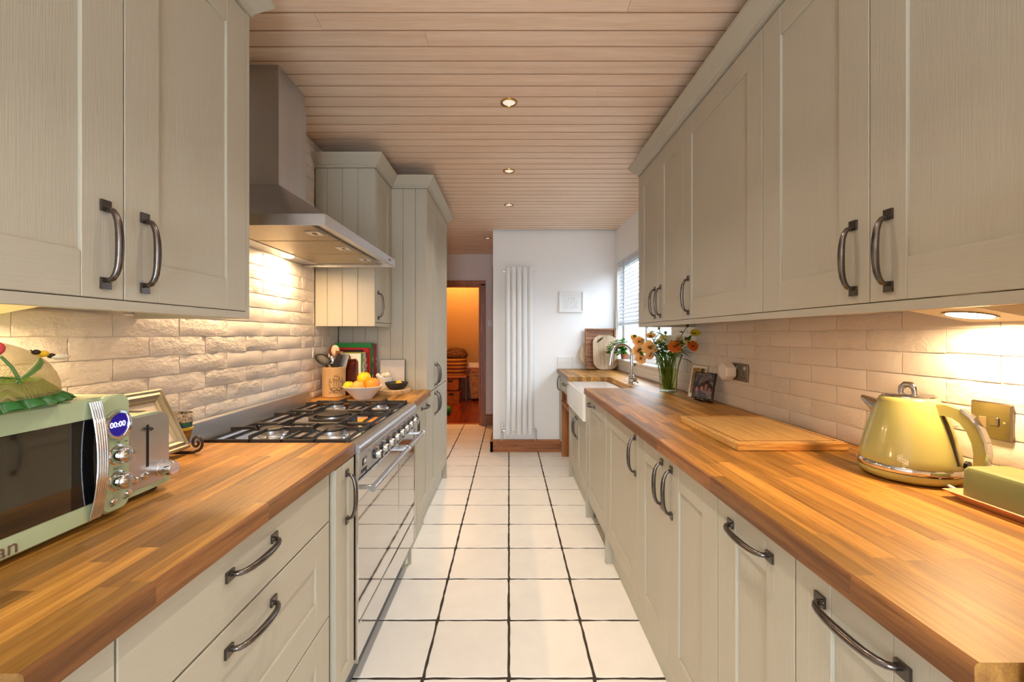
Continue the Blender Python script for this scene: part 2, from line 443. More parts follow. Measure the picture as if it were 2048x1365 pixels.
# wall behind the camera with glazed garden doors' opening
m = MB()
m.box(-1.3, -.5, -2.3, -2.2, 0, CEIL); m.box(.5, 1.36, -2.3, -2.2, 0, CEIL); m.box(-.5, .5, -2.3, -2.2, 2.09, CEIL)
struct(m.build('wall_back', PLASTER))
gd = struct(MB().box(-.5, .5, -2.26, -2.252, 0, 2.09).build('window_2', PANE))
m = MB()
for x in (-.5, .44): m.box(x, x+.06, -2.28, -2.23, 0, 2.09)
m.box(-.5, .5, -2.28, -2.23, 2.03, 2.09); m.box(-.5, .5, -2.28, -2.23, 0, .08)
m.build('window_frame', WHITE, gd)

# ------------------------------------------------------------------ bricks
BH, BLN = .0655, .25
def brick_mesh(seed, L, H, smooth_face):
    r = random.Random(seed); nu, nv = 6, 3; T = .013
    vs_ = []; fs = []
    amp = .0007 if smooth_face else .0020
    for i in range(nu+1):
        for j in range(nv+1):
            e = (i in (0, nu)) or (j in (0, nv))
            y = -L/2 + L*i/nu; z = -H/2 + H*j/nv
            x = T + r.uniform(-amp, amp) - (.0025 if e else 0)
            if e:
                y += r.uniform(-.0006, .0006); z += r.uniform(-.0010, .0010)*(1 if smooth_face else 1.5)
            vs_.append((x, y, z))
    id_ = lambda i, j: i*(nv+1)+j
    for i in range(nu):
        for j in range(nv): fs.append((id_(i,j), id_(i+1,j), id_(i+1,j+1), id_(i,j+1)))
    ring = [id_(i,0) for i in range(nu+1)] + [id_(nu,j) for j in range(1,nv+1)] + [id_(i,nv) for i in range(nu-1,-1,-1)] + [id_(0,j) for j in range(nv-1,0,-1)]
    n = len(vs_); N = len(ring)
    for q in ring: vs_.append((0, vs_[q][1], vs_[q][2]))
    for i in range(N): fs.append((ring[i], n+i, n+(i+1) % N, ring[(i+1) % N]))
    fs.append([n+i for i in range(N)])
    m = MB(); m.add(vs_, fs)
    return m.mesh('brick', BRICK_S if smooth_face else BRICK_M, smooth=50)
bk = {}
def lay(wall, xface, out, ya, yb, zstart, rows, phase, zmin, zmax, p_smooth):
    for k in range(rows):
        z0 = zstart + k*BH; z1 = z0 + BH
        za, zb = max(z0, zmin), min(z1, zmax)
        if zb - za < .006: continue
        j = ya - ((ya - (phase + (k % 2)*BLN/2)) % BLN)
        while j < yb:
            a, b = max(j, ya), min(j+BLN, yb); j += BLN
            if b - a < .012: continue
            full = abs((b-a)-BLN) < 1e-4 and abs((zb-za)-BH) < 1e-4
            sm = rnd.random() < p_smooth
            key = (rnd.randrange(5) if full else rnd.randrange(999), round(b-a, 4), round(zb-za, 4), sm)
            if key not in bk: bk[key] = brick_mesh(hash(key) & 0xffff, b-a-.0034, zb-za-.0034, sm)
            M = Matrix.Translation((xface - out*.013, (a+b)/2, (za+zb)/2))
            if out < 0: M = M @ Matrix.Rotation(PI, 4, 'Z')
            put('brick', bk[key], wall, M)
Z0L = 1.276 - 6*BH
lay(wl, BL, 1, .40, 2.505, Z0L, 7, 1.354 - (5 % 2)*BLN/2, WTZ, 1.345, .35)
lay(wl, BL, 1, 2.505, 2.853, Z0L, 7, 1.354 - (5 % 2)*BLN/2, WTZ, 1.345, .35)
lay(wl, BL, 1, 1.32, 2.505, Z0L+7*BH, 17, 1.354 - (6 % 2)*BLN/2 + BLN/2*1, 1.3415, CEIL-.01, .3)
Z0R = 1.297 - 6*BH
lay(wr, BR, -1, .30, WY0-.03, Z0R, 7, 1.123 - (5 % 2)*BLN/2, WTZ, 1.352, .6)
MB().box(BR+.0065, 1.177, .30, WY0-.03, WTZ, 1.352).build('mortar_bed', MORTAR, wr)
MB().box(BL-.0068, -1.169, .40, 2.853, WTZ, 1.345).build('mortar_bed', MORTAR, wl)
MB().box(BL-.0068, -1.169, 1.32, 2.505, 1.345, CEIL-.01).build('mortar_bed', MORTAR, wl)

# white tile upstand on the radiator wall and below/beside the window
UPT = mat('white_glazed_tile', srgb(240, 240, 238), .2)
def tiles_x(parent, x0, x1, y, z0, z1, nx, nz, t=.01):
    dx, dz = (x1-x0)/nx, (z1-z0)/nz
    me = MB().box(-dx/2+.001, dx/2-.001, -t, 0, -dz/2+.001, dz/2-.001, .0012).mesh('wall_tile', UPT)
    for i in range(nx):
        for k in range(nz): put('wall_tile', me, parent, Matrix.Translation((x0+dx*(i+.5), y, z0+dz*(k+.5))))
def tiles_y(parent, x, y0, y1, z0, z1, ny, nz, t=.01):
    dy, dz = (y1-y0)/ny, (z1-z0)/nz
    me = MB().box(-t, 0, -dy/2+.001, dy/2-.001, -dz/2+.001, dz/2-.001, .0012).mesh('wall_tile', UPT)
    for i in range(ny):
        for k in range(nz): put('wall_tile', me, parent, Matrix.Translation((x, y0+dy*(i+.5), z0+dz*(k+.5))))
tiles_x(wf, .535, 1.176, YF, WTZ, WTZ+.135, 4, 2)
tiles_y(wr, 1.176, WY0-.03, YF-.002, WTZ, WZ0-.018, 8, 2)
tiles_y(wr, 1.176, WY1+.004, YF-.002, WZ0, 1.55, 1, 8)
tiles_x(wr, 1.178, 1.235, WY1, WZ0+.004, 1.55, 1, 8, .006)

# ------------------------------------------------------------------ window, blind
wn = struct(MB().box(1.262, 1.266, WY0+.05, WY1-.05, WZ0+.05, WZ1-.05).build('window_1', PANE))
m = MB()
for a, b in ((WY0, WY0+.055), (WY1-.055, WY1), (3.78, 3.835)): m.box(1.24, 1.29, a, b, WZ0, WZ1, .004)
for a, b in ((WZ0, WZ0+.055), (WZ1-.055, WZ1)): m.box(1.241, 1.289, WY0+.05, WY1-.05, a, b, .004)
m.build('window_frame', WHITE, wn)
MB().box(1.150, 1.36, WY0-.03, WY1-.001, WZ0-.018, WZ0+.002, .004).build('window_sill', WHITE, wn)
# outside the window: paving and an added wall that blocks the bright low sky
gw_ = struct(MB().box(2.5, 2.7, .5, 16, -.1, 2.05).build('wall_sky_block', mat('sky_block_grey', srgb(98, 102, 102), .9, noise_amt=.1, noise_scale=3)))
MB().box(2.46, 2.74, .5, 16, 2.05, 2.11, .01).build('coping', flat((150, 148, 142), .9), gw_)
struct(MB().box(1.36, 2.5, .5, 16, -.2, -.1).build('ground_garden', flat((110, 108, 104), .9)))
SLAT = thin('white_blind_slat', srgb(236, 238, 242), .3)
bl = thing('venetian_blind', 'white slatted venetian blind drawn most of the way down the window', 'blind', (1.21, 3.81, 1.40))
MB().box(1.185, 1.235, WY0+.02, WY1-.015, WZ1-.05, WZ1-.002, .003).build('head_rail', SLAT, bl)
sm_ = MB()
def slat(u, v):
    y = (WY0+.025 - 3.81) + (WY1-.02 - WY0-.025)*u; t = (v-.5)*.05
    return (t*math.cos(R(36)), y, t*math.sin(R(36)) - 12*(t*t)*.3 + .0009)
sm_.grid(slat, 1, 4); sm_.grid(lambda u, v: (lambda p: (p[0], p[1], p[2]-.0022))(slat(u, v)), 1, 4)
sme = sm_.mesh('slat', SLAT, smooth=40)
zs = 1.435
while zs < WZ1 - .06:
    put('slat', sme, bl, Matrix.Translation((1.212, 3.81, zs))); zs += .0395
MB().box(1.187, 1.237, WY0+.022, WY1-.017, 1.385, 1.412, .004).build('bottom_rail', SLAT, bl)
for yy in (WY1-.22, 3.81, WY0+.22):
    m = MB(); m.box(1.183, 1.1845, yy-.003, yy+.003, 1.39, WZ1-.03); m.box(1.239, 1.2405, yy-.003, yy+.003, 1.39, WZ1-.03)
    m.build('ladder_cord', flat((120, 116, 110)), bl)

# ------------------------------------------------------------------ hall: skirtings, door frame, store room
struct(MB().prism([(YF-.034, 0), (YF-.034, .115), (YF-.026, .128), (YF, .132), (YF, 0)], 0, -.205, .57).build('baseboard_far', PINE))
struct(MB().prism([(-.176, 0), (-.176, .132), (-.192, .128), (-.205, .115), (-.205, 0)], 1, YF-.034, 5.05).build('baseboard_return', PINE))
struct(MB().prism([(YH-.022, 0), (YH-.022, .13), (YH-.012, .15), (YH, .155), (YH, 0)], 0, -.33, -.178).build('baseboard_hall', PINE))
df = struct(MB().box(HX1-.03, HX1, YH-.002, YH+.102, 0, HZ, .002).build('door_1', DOORWOOD))
MB().box(HX0, HX0+.03, YH-.002, YH+.102, 0, HZ, .002).build('jamb', DOORWOOD, df)
MB().box(HX0+.03, HX1-.03, YH-.002, YH+.102, HZ-.03, HZ, .002).build('door_head', DOORWOOD, df)
MB().box(HX1-.012, HX1+.065, YH-.022, YH-.002, 0, HZ+.012, .004).build('architrave', DOORWOOD, df)
MB().box(-1.168, HX0+.012, YH-.022, YH-.002, 0, HZ+.012, .004).build('architrave', DOORWOOD, df)
MB().box(-1.168, HX1+.065, YH-.022, YH-.002, HZ-.012, HZ+.058, .004).build('architrave', DOORWOOD, df)
MB().box(HX1-.0325, HX1-.03, YH+.02, YH+.06, .90, .99).build('strike_plate', PEWTER, df)
tr_ = struct(MB().box(-.198, -.176, 5.05, 5.13, 0, 2.03, .003).build('trim_1', DOORWOOD))
MB().box(-.198, -.176, 5.9, 5.98, 0, 2.03, .003).build('architrave', DOORWOOD, tr_)
MB().box(-.198, -.176, 5.05, 5.98, 2.03, 2.1, .003).build('architrave', DOORWOOD, tr_)
MB().box(-.188, -.177, 5.13, 5.9, .01, 2.03).build('door_leaf', DOORWOOD, tr_)
sw = thing('light_switch', 'white double light switch on the hall wall beside the doorway', 'switch', (-.262, YH, 1.45))
MB().box(-.305, -.219, YH-.009, YH, 1.407, 1.493, .003).build('plate', WHITE_UP, sw)
for dx in (-.017, .017): MB().box(-.262+dx-.01, -.262+dx+.01, YH-.013, YH-.008, 1.435, 1.465, .002).build('rocker', WHITE_UP, sw)

# store room behind the doorway
sf = struct(MB().box(-2.1, .3, 6.1, 8.65, -.12, -.004).build('floor_store', mat('store_subfloor', srgb(60, 30, 16), .8)))
for i in range(19):
    x0 = -2.05 + i*.118
    for a, b in ((6.1, 7.2 + .5*(i % 3)), (7.2 + .5*(i % 3), 8.6)):
        MB().box(x0+.001, x0+.117, a+.001, b-.001, -.012, 0, .0015).build('floorboard', DARKFLOOR, sf)
MB().box(HX0, HX1, 6.045, 6.11, -.004, .006, .002).build('threshold', DOORWOOD, sf)
struct(MB().box(-2.2, .4, 8.6, 8.7, 0, 2.5).build('wall_store_back', mat('store_lower_wall', srgb(232, 222, 206), .8)))
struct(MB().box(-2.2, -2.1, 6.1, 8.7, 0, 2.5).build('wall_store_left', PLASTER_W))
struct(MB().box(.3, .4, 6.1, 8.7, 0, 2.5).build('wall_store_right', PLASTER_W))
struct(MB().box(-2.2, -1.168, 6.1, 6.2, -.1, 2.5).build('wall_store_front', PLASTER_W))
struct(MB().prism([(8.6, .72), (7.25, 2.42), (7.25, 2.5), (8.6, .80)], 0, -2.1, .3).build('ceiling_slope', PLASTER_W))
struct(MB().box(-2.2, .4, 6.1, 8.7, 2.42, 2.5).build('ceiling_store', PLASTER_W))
struct(MB().prism([(8.6, 0), (8.6, .62), (8.57, .62), (8.57, 0)], 0, -2.1, .3).build('trim_2', PINE))
lp = thing('ceiling_lamp', 'small ceiling lamp inside the store room beyond the doorway', 'lamp', (-.9, 6.9, 2.42))
MB().lathe([(.0, 2.30), (.07, 2.31), (.1, 2.35), (.1, 2.40), (.11, 2.42)], (-.9, 6.9, 0), 24).build('shade', emit_mat('lit_opal_shade', (1, .6, .22), 1.5), lp, smooth=50)
light('ceiling_lamp_light', 'POINT', (-.9, 6.75, 2.22), E_STORE, (1, .58, .22), .09, parent=lp)

# ------------------------------------------------------------------ handles and doors
def handle_mesh():
    m = MB()
    for s in (-1, 1):
        m.prism([(-.010, s*.066), (.010, s*.066), (.0105, s*.089), (-.0105, s*.089)], 0, 0, .005)
    p = [(.003, .070), (.009, .0715), (.017, .068), (.023, .059), (.0275, .046), (.030, .028), (.031, .01), (.031, -.01), (.030, -.028), (.0275, -.046), (.023, -.059), (.017, -.068), (.009, -.0715), (.003, -.070)]
    rr = [.005, .0052, .0055, .006, .0064, .0069, .0073, .0073, .0069, .0064, .006, .0055, .0052, .005]
    m.tube([(x, 0, z) for x, z in p], rr, 10)
    return m.mesh('handle', PEWTER, smooth=40)
HANDLE = handle_mesh()
def handle(parent, n, xface, y, z, horizontal=False):
    M = Matrix.Translation((xface, y, z))
    if n < 0: M = M @ Matrix.Rotation(PI, 4, 'Z')
    if horizontal: M = M @ Matrix.Rotation(PI/2, 4, 'X')
    return put('handle', HANDLE, parent, M)
def door(parent, n, xf, y0, y1, z0, z1, hd=None, plain=False, fr=.088, name='door', g=.0012):
    """n = +1 faces +X (left run), -1 faces -X (right run)"""
    y0, y1, z0, z1 = y0+g, y1-g, z0+g, z1-g
    xb = xf - n*.02; m = MB(); b = .0014
    if plain:
        m.box(xb, xf, y0, y1, z0, z1, b, 1)
        d = m.build(name, [PAINT_V, PAINT_H], parent)
    else:
        fy = min(fr, (y1-y0)*.32); fz = min(fr, (z1-z0)*.32); k = .0003
        m.box(xb, xf, y0, y0+fy-k, z0, z1, b, 0); m.box(xb, xf, y1-fy+k, y1, z0, z1, b, 0)
        m.box(xb, xf-n*.0002, y0+fy, y1-fy, z0, z0+fz, b, 1); m.box(xb, xf-n*.0002, y0+fy, y1-fy, z1-fz, z1, b, 1)
        d = m.build(name, [PAINT_V, PAINT_H], parent)
        MB().box(xb, xf-n*.0064, y0+fy-.002, y1-fy+.002, z0+fz-.002, z1-fz+.002).build('door_panel', PAINT_V, d)
    if hd: handle(d, n, xf, *hd)
    return d
def sweep(path, prof, side, z0):
    """extrude a profile (out, up) along an XY polyline with mitred corners; side +1 = outside is right of travel"""
    P = [Vector((*p, 0)) for p in path]; n = len(P); nrm = []
    for i in range(n-1):
        d = (P[i+1]-P[i]).normalized(); nrm.append(Vector((d.y, -d.x, 0))*side)
    off = []
    for i in range(n):
        if i == 0: off.append(nrm[0])
        elif i == n-1: off.append(nrm[-1])
        else:
            b = (nrm[i-1]+nrm[i]).normalized(); off.append(b/b.dot(nrm[i]))
    m = MB(); k = len(prof); vs_ = []; fs = []
    for i in range(n):
        for o, u in prof:
            q = P[i] + off[i]*o; vs_.append((q.x, q.y, z0+u))
    for i in range(n-1):
        for j in range(k): fs.append((i*k+j, i*k+(j+1) % k, (i+1)*k+(j+1) % k, (i+1)*k+j))
    fs.append(list(range(k))); fs.append([(n-1)*k+j for j in range(k)])
    m.add(vs_, fs); return m
CORN = [(-.02, 0), (.006, 0), (.006, .008), (.010, .010), (.010, .016), (.016, .020), (.050, .062), (.052, .068), (.052, .074), (-.02, .074)]
DZ0, DZ1 = 1.353, 2.272          # upper doors
HZU = 1.4615                     # upper handle centre

def upper(n, xf, wall, name, label, y0, y1, doors, group=None):
    c = thing(name, label, 'cabinet', ((xf+wall)/2, (y0+y1)/2, DZ0), group)
    m = MB(); xb = xf - n*.0205
    m.box(xb, wall, y0, y1, DZ0-.0, DZ1+.004, .001)
    m.build('carcass', PAINT_S, c)
    for a, b, hy in doors: door(c, n, xf, a, b, DZ0, DZ1, (hy, HZU))
    return c
upper(1, UL, BL-.0, 'wall_cabinet', 'sage two-door wall cabinet above the green microwave', .47, 1.297, [(.47, .886, .843), (.886, 1.297, .934)])
MB().box(UL-.0005, BL, 1.2975, 1.315, 1.331, DZ1+.004, .001).build('end_panel', PAINT_V, [o for o in C.objects if o.name == 'wall_cabinet'][0])
upper(-1, UR, BR, 'wall_cabinet', 'sage two-door wall cabinet directly above the kettle, its lamp lit beneath', .545, 1.3535, [(.545, .952, .902), (.952, 1.3535, .994)])
upper(-1, UR, BR, 'wall_cabinet', 'wide single-door sage wall cabinet between the two-door ones on the right', 1.3545, 1.9715, [(1.3545, 1.9715, 1.911)])
c3 = upper(-1, UR, BR, 'wall_cabinet', 'narrow two-door sage wall cabinet beside the window blind, above the flowers', 1.9725, 2.635, [(1.9725, 2.306, 2.262), (2.306, 2.635, 2.35)])
MB().box(UR+.0005, BR, 2.6355, 2.65, 1.331, DZ1+.004, .001).build('end_panel', PAINT_V, c3)
# light rails below and cornices above
lr = thing('light_rail', 'sage light rail under the near left wall cabinet', 'trim', (UL, .9, 1.331))
MB().box(UL-.002, UL-.024, .47, 1.297, 1.331, 1.3525, .001).build('rail', PAINT_H, lr)
lr = thing('light_rail', 'sage light rail under the long right-hand run of wall cabinets', 'trim', (UR, 1.6, 1.331))
MB().box(UR+.002, UR+.024, .545, 2.635, 1.331, 1.3525, .001).build('rail', PAINT_H, lr)
tag(sweep([(UL, .46), (UL, 1.315), (BL, 1.315)], CORN, 1, DZ1+.005).build('cornice', PAINT_S), 'sage cornice on top of the near left wall cabinet', 'cornice')
tag(sweep([(UR, .53), (UR, 2.65), (BR, 2.65)], CORN, -1, DZ1+.005).build('cornice', PAINT_S), 'long sage cornice on top of the right-hand wall cabinets', 'cornice')

# far-left wall cabinet and tall cupboard with beaded sides
XW = -.795; TX = -.556; TY0, TY1, TYS = 2.856, 3.76, 3.19
fw = thing('wall_cabinet', 'narrow sage wall cabinet with planked side next to the cooker hood', 'cabinet', (-.97, 2.68, DZ0))
MB().box(XW-.021, BL, 2.519, TY0-.001, 1.335, DZ1+.004).build('carcass', PAINT_S, fw)
ed = [BL, -1.082, -.992, -.90, XW-.003]
for a, b in zip(ed, ed[1:]): MB().box(a+.0006, b-.0006, 2.506, 2.519, 1.333, DZ1+.004, .0022).build('plank', PAINT_V, fw)
door(fw, 1, XW, 2.521, TY0-.002, DZ0+.004, DZ1, (2.556, HZU))
MB().box(XW-.002, XW-.02, 2.52, TY0-.002, 1.334, DZ0+.002, .001).build('light_rail', PAINT_H, fw)
tc_ = thing('tall_cupboard', 'full-height sage larder cupboard standing beside the doorway', 'cupboard', (-.85, 3.3, 0))
MB().box(TX-.021, BL, TY0+.014, TY1+.02, .15, DZ1+.004).build('carcass', PAINT_S, tc_)
ed = [BL, -1.06, -.975, -.89, -.805, -.72, -.635, TX-.002]
for a, b in zip(ed, ed[1:]): MB().box(a+.0006, b-.0006, TY0, TY0+.014, .1 if b < -.6 else .145, DZ1+.004, .0022).build('plank', PAINT_V, tc_)
door(tc_, 1, TX, TY0+.002, TYS, .882, DZ1, (TYS-.04, .985)); door(tc_, 1, TX, TYS, TY1, .882, DZ1, (TYS+.055, .985))
door(tc_, 1, TX, TY0+.002, TYS, .15, .876, (TYS-.04, .77)); door(tc_, 1, TX, TYS, TY1, .15, .876, (TYS+.055, .77))
MB().box(TX-.002, TX-.045, TY1+.001, TY1+.02, 0, DZ1+.004, .002).build('end_panel', PAINT_V, tc_)
MB().box(TX-.045, BL, TY1+.001, TY1+.02, 0, .15, .002).build('foot_panel', PAINT_V, tc_)
MB().box(-.6, -.618, TY0+.02, TY1, 0, .15).build('plinth', GREYBLUE, tc_)
tag(sweep([(BL, 2.506), (XW, 2.506), (XW, TY0), (TX, TY0), (TX, TY1+.02), (BL, TY1+.02)], CORN, 1, DZ1+.005).build('cornice', PAINT_S), 'stepped sage cornice over the hood-side cabinet and tall larder cupboard', 'cornice')

# ------------------------------------------------------------------ base units, right
def base(name, label, n, xf, wall, y0, y1, z0=.15, z1=WTZ-WT-.001, plinth=True):
    c = thing(name, label, 'cabinet', ((xf+wall)/2, (y0+y1)/2, 0))
    MB().box(xf-n*.021, wall, y0, y1, z0, z1).build('carcass', PAINT_S, c)
    if plinth: MB().box(xf-n*.037, xf-n*.055, y0, y1, 0, .15).build('plinth', GREYBLUE, c)
    return c
DT = WTZ - WT - .004
b = base('base_cabinet', 'nearest right base cabinet with a horizontal pull handle, below the butter dish', -1, XR, 1.16, .508, .8015)
door(b, -1, XR, .508, .8015, .15, DT, (.6575, .818, True))
MB().box(XR+.001, XR+.03, .4765, .507, .15, DT).build('filler', PAINT_V, b)
b = base('base_cabinet', 'narrow right base cabinet with horizontal pull handle, second from the camera', -1, XR, 1.16, .8025, 1.1005)
door(b, -1, XR, .8025, 1.1005, .15, DT, (.955, .818, True))
b = base('base_cabinet', 'two-door right base cabinet with a pair of upright handles under the chopping board', -1, XR, 1.16, 1.1015, 1.779)
door(b, -1, XR, 1.1015, 1.443, .15, DT, (1.41, .752)); door(b, -1, XR, 1.443, 1.779, .15, DT, (1.497, .752))
b = base('base_cabinet', 'wide single-door right base cabinet with one upright handle', -1, XR, 1.16, 1.780, 2.352)
door(b, -1, XR, 1.780, 2.352, .15, DT, (1.816, .762))
MB().box(XR-.004, XR+.045, 2.3525, 2.372, 0, DT, .001).build('end_panel', PAINT_V, b)
b = base('dishwasher', 'integrated dishwasher behind a sage door with horizontal handle beside the sink', -1, XR, 1.16, 2.374, 2.948, z0=.10, plinth=False)
door(b, -1, XR, 2.374, 2.948, .15, DT, (2.755, .82, True))
b = base('sink_cabinet', 'two-door sage cabinet under the white butler sink', -1, XR, 1.16, 2.972, 3.80, z1=.664)
door(b, -1, XR, 2.972, 3.387, .15, .662, (3.35, .54)); door(b, -1, XR, 3.387, 3.80, .15, .662, (3.425, .54))
MB().box(XR-.004, XR+.05, 2.950, 2.971, 0, DT, .001).build('end_panel', PAINT_V, b)
MB().box(XR-.001, XR+.06, 3.801, 3.822, 0, DT, .001).build('end_panel', PAINT_V, b)
MB().box(XR+.06, 1.16, 3.801, 3.822, .0, DT).build('side_panel', PINE_V, b)
du = thing('drawer_unit', 'small sage drawer over a pine cubby, hung below the far worktop', 'drawer', (.85, 4.1, .58))
MB().box(XR+.021, 1.15, 3.823, 4.43, .722, DT).build('carcass', PAINT_S, du)
d = MB().box(XR, XR+.02, 3.824, 4.43, .722, DT, .0015).build('drawer_front', PAINT_H, du)
handle(d, -1, XR, 4.10, .80, True)
MB().box(XR+.003, 1.15, 3.823, 4.43, .575, .592, .001).build('shelf', PINE_V, du)
MB().box(XR+.003, 1.15, 3.823, 4.43, .706, .721, .001).build('top_board', PINE_V, du)
MB().box(XR+.003, 1.15, 4.05, 4.065, .592, .706, .001).build('divider', PINE_V, du)
ec = thing('end_cabinet', 'slim pale cabinet with pine side at the far end by the radiator wall', 'cabinet', (.85, 4.52, 0))
MB().box(XR+.012, 1.15, 4.432, 4.447, 0, DT, .001).build('side_panel', PINE_V, ec)
MB().box(XR+.021, 1.15, 4.448, YF-.012, .15, DT).build('carcass', PAINT_S, ec)
door(ec, -1, XR+.004, 4.448, YF-.038, .15, DT, (4.49, .768), fr=.05)
bt = MB().lathe([(0, 0), (.034, .0), (.036, .01), (.036, .12), (.015, .16), (.013, .2), (0, .2)], (0, 0, 0), 20)
bt.xf(Matrix.Translation((.60, 4.25, .63)) @ Matrix.Rotation(R(90), 4, 'Y')).build('wine_bottle', flat((40, 44, 40), .1), smooth=40)
tag(C.objects['wine_bottle'], 'dark bottle lying in the pine cubby below the small drawer', 'bottle')

# ------------------------------------------------------------------ worktops from oak staves
def worktop(name, label, x_edges, spans, n, seed):
    """x_edges front->wall ; spans(xc) -> list of (ya, yb); n front-edge direction sign (front is at x_edges[0])"""
    r = random.Random(seed)
    t = thing(name, label, 'worktop', ((x_edges[0]+x_edges[-1])/2, 1.5, WTZ-WT))
    for i, (a, b_) in enumerate(zip(x_edges, x_edges[1:])):
        xc = (a+b_)/2; w2 = abs(b_-a)/2
        for ya, yb in spans(xc):
            y = ya
            first = True
            while y < yb - .001:
                L = r.uniform(.26, .62) * (.5 if first else 1); first = False
                e = min(y+L, yb)
                if yb - e < .14: e = yb
                m = MB(); h = (e-y)/2
                if i == 0:
                    s = -1 if n < 0 else 1
                    f = s*w2; k = -s*w2
                    m.prism([(k, -WT), (f, -WT), (f, -.006), (f-s*.0018, -.0018), (f-s*.006, 0), (k, 0)], 1, -h, h); m.m[2:] = [0, 1, 1, 1, 0, 0]
                else: m.box(-w2+.0001, w2-.0001, -h+.0001, h-.0001, -WT, 0)
                put('stave', m.mesh('stave', [OAK, OAK_EDGE]), t, Matrix.Translation((xc, (y+e)/2, WTZ)))
                y = e
    return t
SX = .888
wxr = [.5256 + (1.163-.5256)*i/16 for i in range(17)]
worktop('oak_worktop', 'long oiled oak worktop down the right side with the butler sink let in', wxr,
        lambda x: [(.4755, 2.952), (3.722, YF-.012)] if x < SX-.005 else [(.4755, YF-.012)], -1, 3)
wxl = [-.530 - (1.155-.530)*i/16 for i in range(17)]
worktop('oak_worktop', 'oiled oak worktop carrying the microwave and toaster', wxl, lambda x: [(.46, 1.447)], 1, 4)
worktop('oak_worktop', 'short oak worktop carrying the fruit bowl beyond the range cooker', wxl, lambda x: [(2.343, TY0-.001)], 1, 5)

# ------------------------------------------------------------------ base units, left
b = base('base_cabinet', 'plain sage end unit at the near end of the left run', 1, XL, -1.15, .462, .5835)
door(b, 1, XL, .462, .5835, .15, DT, plain=True)
b = base('drawer_cabinet', 'wide sage three-drawer cabinet under the microwave worktop', 1, XL, -1.15, .5845, 1.277)
door(b, 1, XL, .5845, 1.277, .717, DT, (.897, .812, True), plain=True, name='drawer')
door(b, 1, XL, .5845, 1.277, .429, .714, (.894, .667, True), name='drawer')
door(b, 1, XL, .5845, 1.277, .15, .426, (.894, .37, True), name='drawer')
b = base('pull_out_cabinet', 'narrow sage pull-out unit on the near side of the range cooker', 1, XL+.013, -1.15, 1.290, 1.445)
door(b, 1, XL+.013, 1.291, 1.445, .15, DT, (1.378, .752), fr=.05)
b = base('pull_out_cabinet', 'narrow sage pull-out unit on the far side of the range cooker', 1, XL, -1.15, 2.345, 2.489)
door(b, 1, XL, 2.345, 2.489, .15, DT, (2.40, .76), fr=.05)
MB().box(XL-.002, XL-.02, 2.345, 2.36, 0, .15, .001).build('foot', PAINT_V, b)
b = base('base_cabinet', 'single-door sage base cabinet below the fruit bowl worktop', 1, XL, -1.15, 2.490, TY0-.001)
door(b, 1, XL, 2.490, TY0-.001, .15, DT, (2.70, .82, True))

# ------------------------------------------------------------------ range cooker
RY0, RY1, RX = 1.452, 2.338, -.525
rg = thing('range_cooker', 'wide stainless steel range cooker with black gas hob between the oak worktops', 'cooker', (-.82, 1.9, 0))
MB().box(-1.12, RX-.022, RY0, RY1, .145, .895, .002).build('body', STEEL, rg)
MB().box(-1.10, -.545, RY0, RY1, .895, .902, .002).build('hob_plate', MIRROR, rg)
MB().prism([(-1.125, .90), (-1.10, .90), (-1.106, .968), (-1.118, .972), (-1.125, .972)], 1, RY0, RY1).build('splash_upstand', STEEL, rg)
bn = [(-.56, .885), (-.56, .903)] + [(-.535 + .022*math.sin(R(a)), .881 + .022*math.cos(R(a))) for a in range(0, 100, 15)] + [(-.513, .872), (-.56, .872)]
MB().prism(bn, 1, RY0, RY1).build('front_rail', STEEL, rg, smooth=35)
fs_ = MB().prism([(-.56, .872), (-.520, .872), (-.517, .862), (-.524, .782), (-.56, .778)], 1, RY0+.002, RY1-.002).build('control_panel', STEEL, rg)
for yy in (RY0, RY1-.008): MB().box(-.57, RX+.004, yy, yy+.008, .145, .872, .002).build('side_trim', CHROME, rg)
pn = Vector((.078, 0, -.007)).normalized()     # control panel normal (x, z)
def panel_pt(y, t): return Vector((-.517 - .007*t, y, .862 - .080*t))
for i in range(8):
    y = 1.635 + i*.0905; c0 = panel_pt(y, .5); q = Matrix.Translation(c0) @ Matrix.Rotation(R(95), 4, 'Y')
    kb = MB().lathe([(0, 0), (.021, 0), (.021, .006), (.019, .009), (0, .009)], (0, 0, 0), 24).xf(q).build('control_knob', BLACK, rg, smooth=40)
    MB().lathe([(0, .009), (.0165, .009), (.0155, .024), (.0135, .027), (0, .027)], (0, 0, 0), 24).xf(q).build('knob_cap', CHROME, kb, smooth=40)
    MB().box(-.016, .016, -.0045, .0045, .026, .036, .002).xf(q).build('knob_grip', CHROME, kb)
    if i % 2 == 0: put('indicator', MB().lathe([(0, 0), (.003, 0), (.003, .002), (0, .002)], (0, 0, 0), 10).xf(Matrix.Translation(panel_pt(y-.02, .12)) @ Matrix.Rotation(R(95), 4, 'Y')).mesh('indicator', flat((220, 70, 30), .3)), rg)
q = Matrix.Translation(panel_pt(1.515, .42)) @ Matrix.Rotation(R(95), 4, 'Y')
ck = MB().box(-.014, .014, -.018, .018, -.001, .0025, .001).xf(q).build('clock', BLACKGLOSS, rg)
MB().box(-.007, .006, -.010, .010, .0025, .0030).xf(q).build('clock_display', flat((226, 226, 224), .3), ck)
put('maker_name', text_mesh('smeg', .030, BLACK), rg, face_matrix(panel_pt(1.517, .80) + Vector((.0008, 0, 0)), (0, 1, 0), (.007, 0, .080)))
put('maker_dot', MB().lathe([(0, 0), (.002, 0), (.002, .001), (0, .001)], (0, 0, 0), 8).xf(Matrix.Translation(panel_pt(1.50, .66)) @ Matrix.Rotation(R(95), 4, 'Y')).mesh('maker_dot', flat((200, 40, 30))), rg)
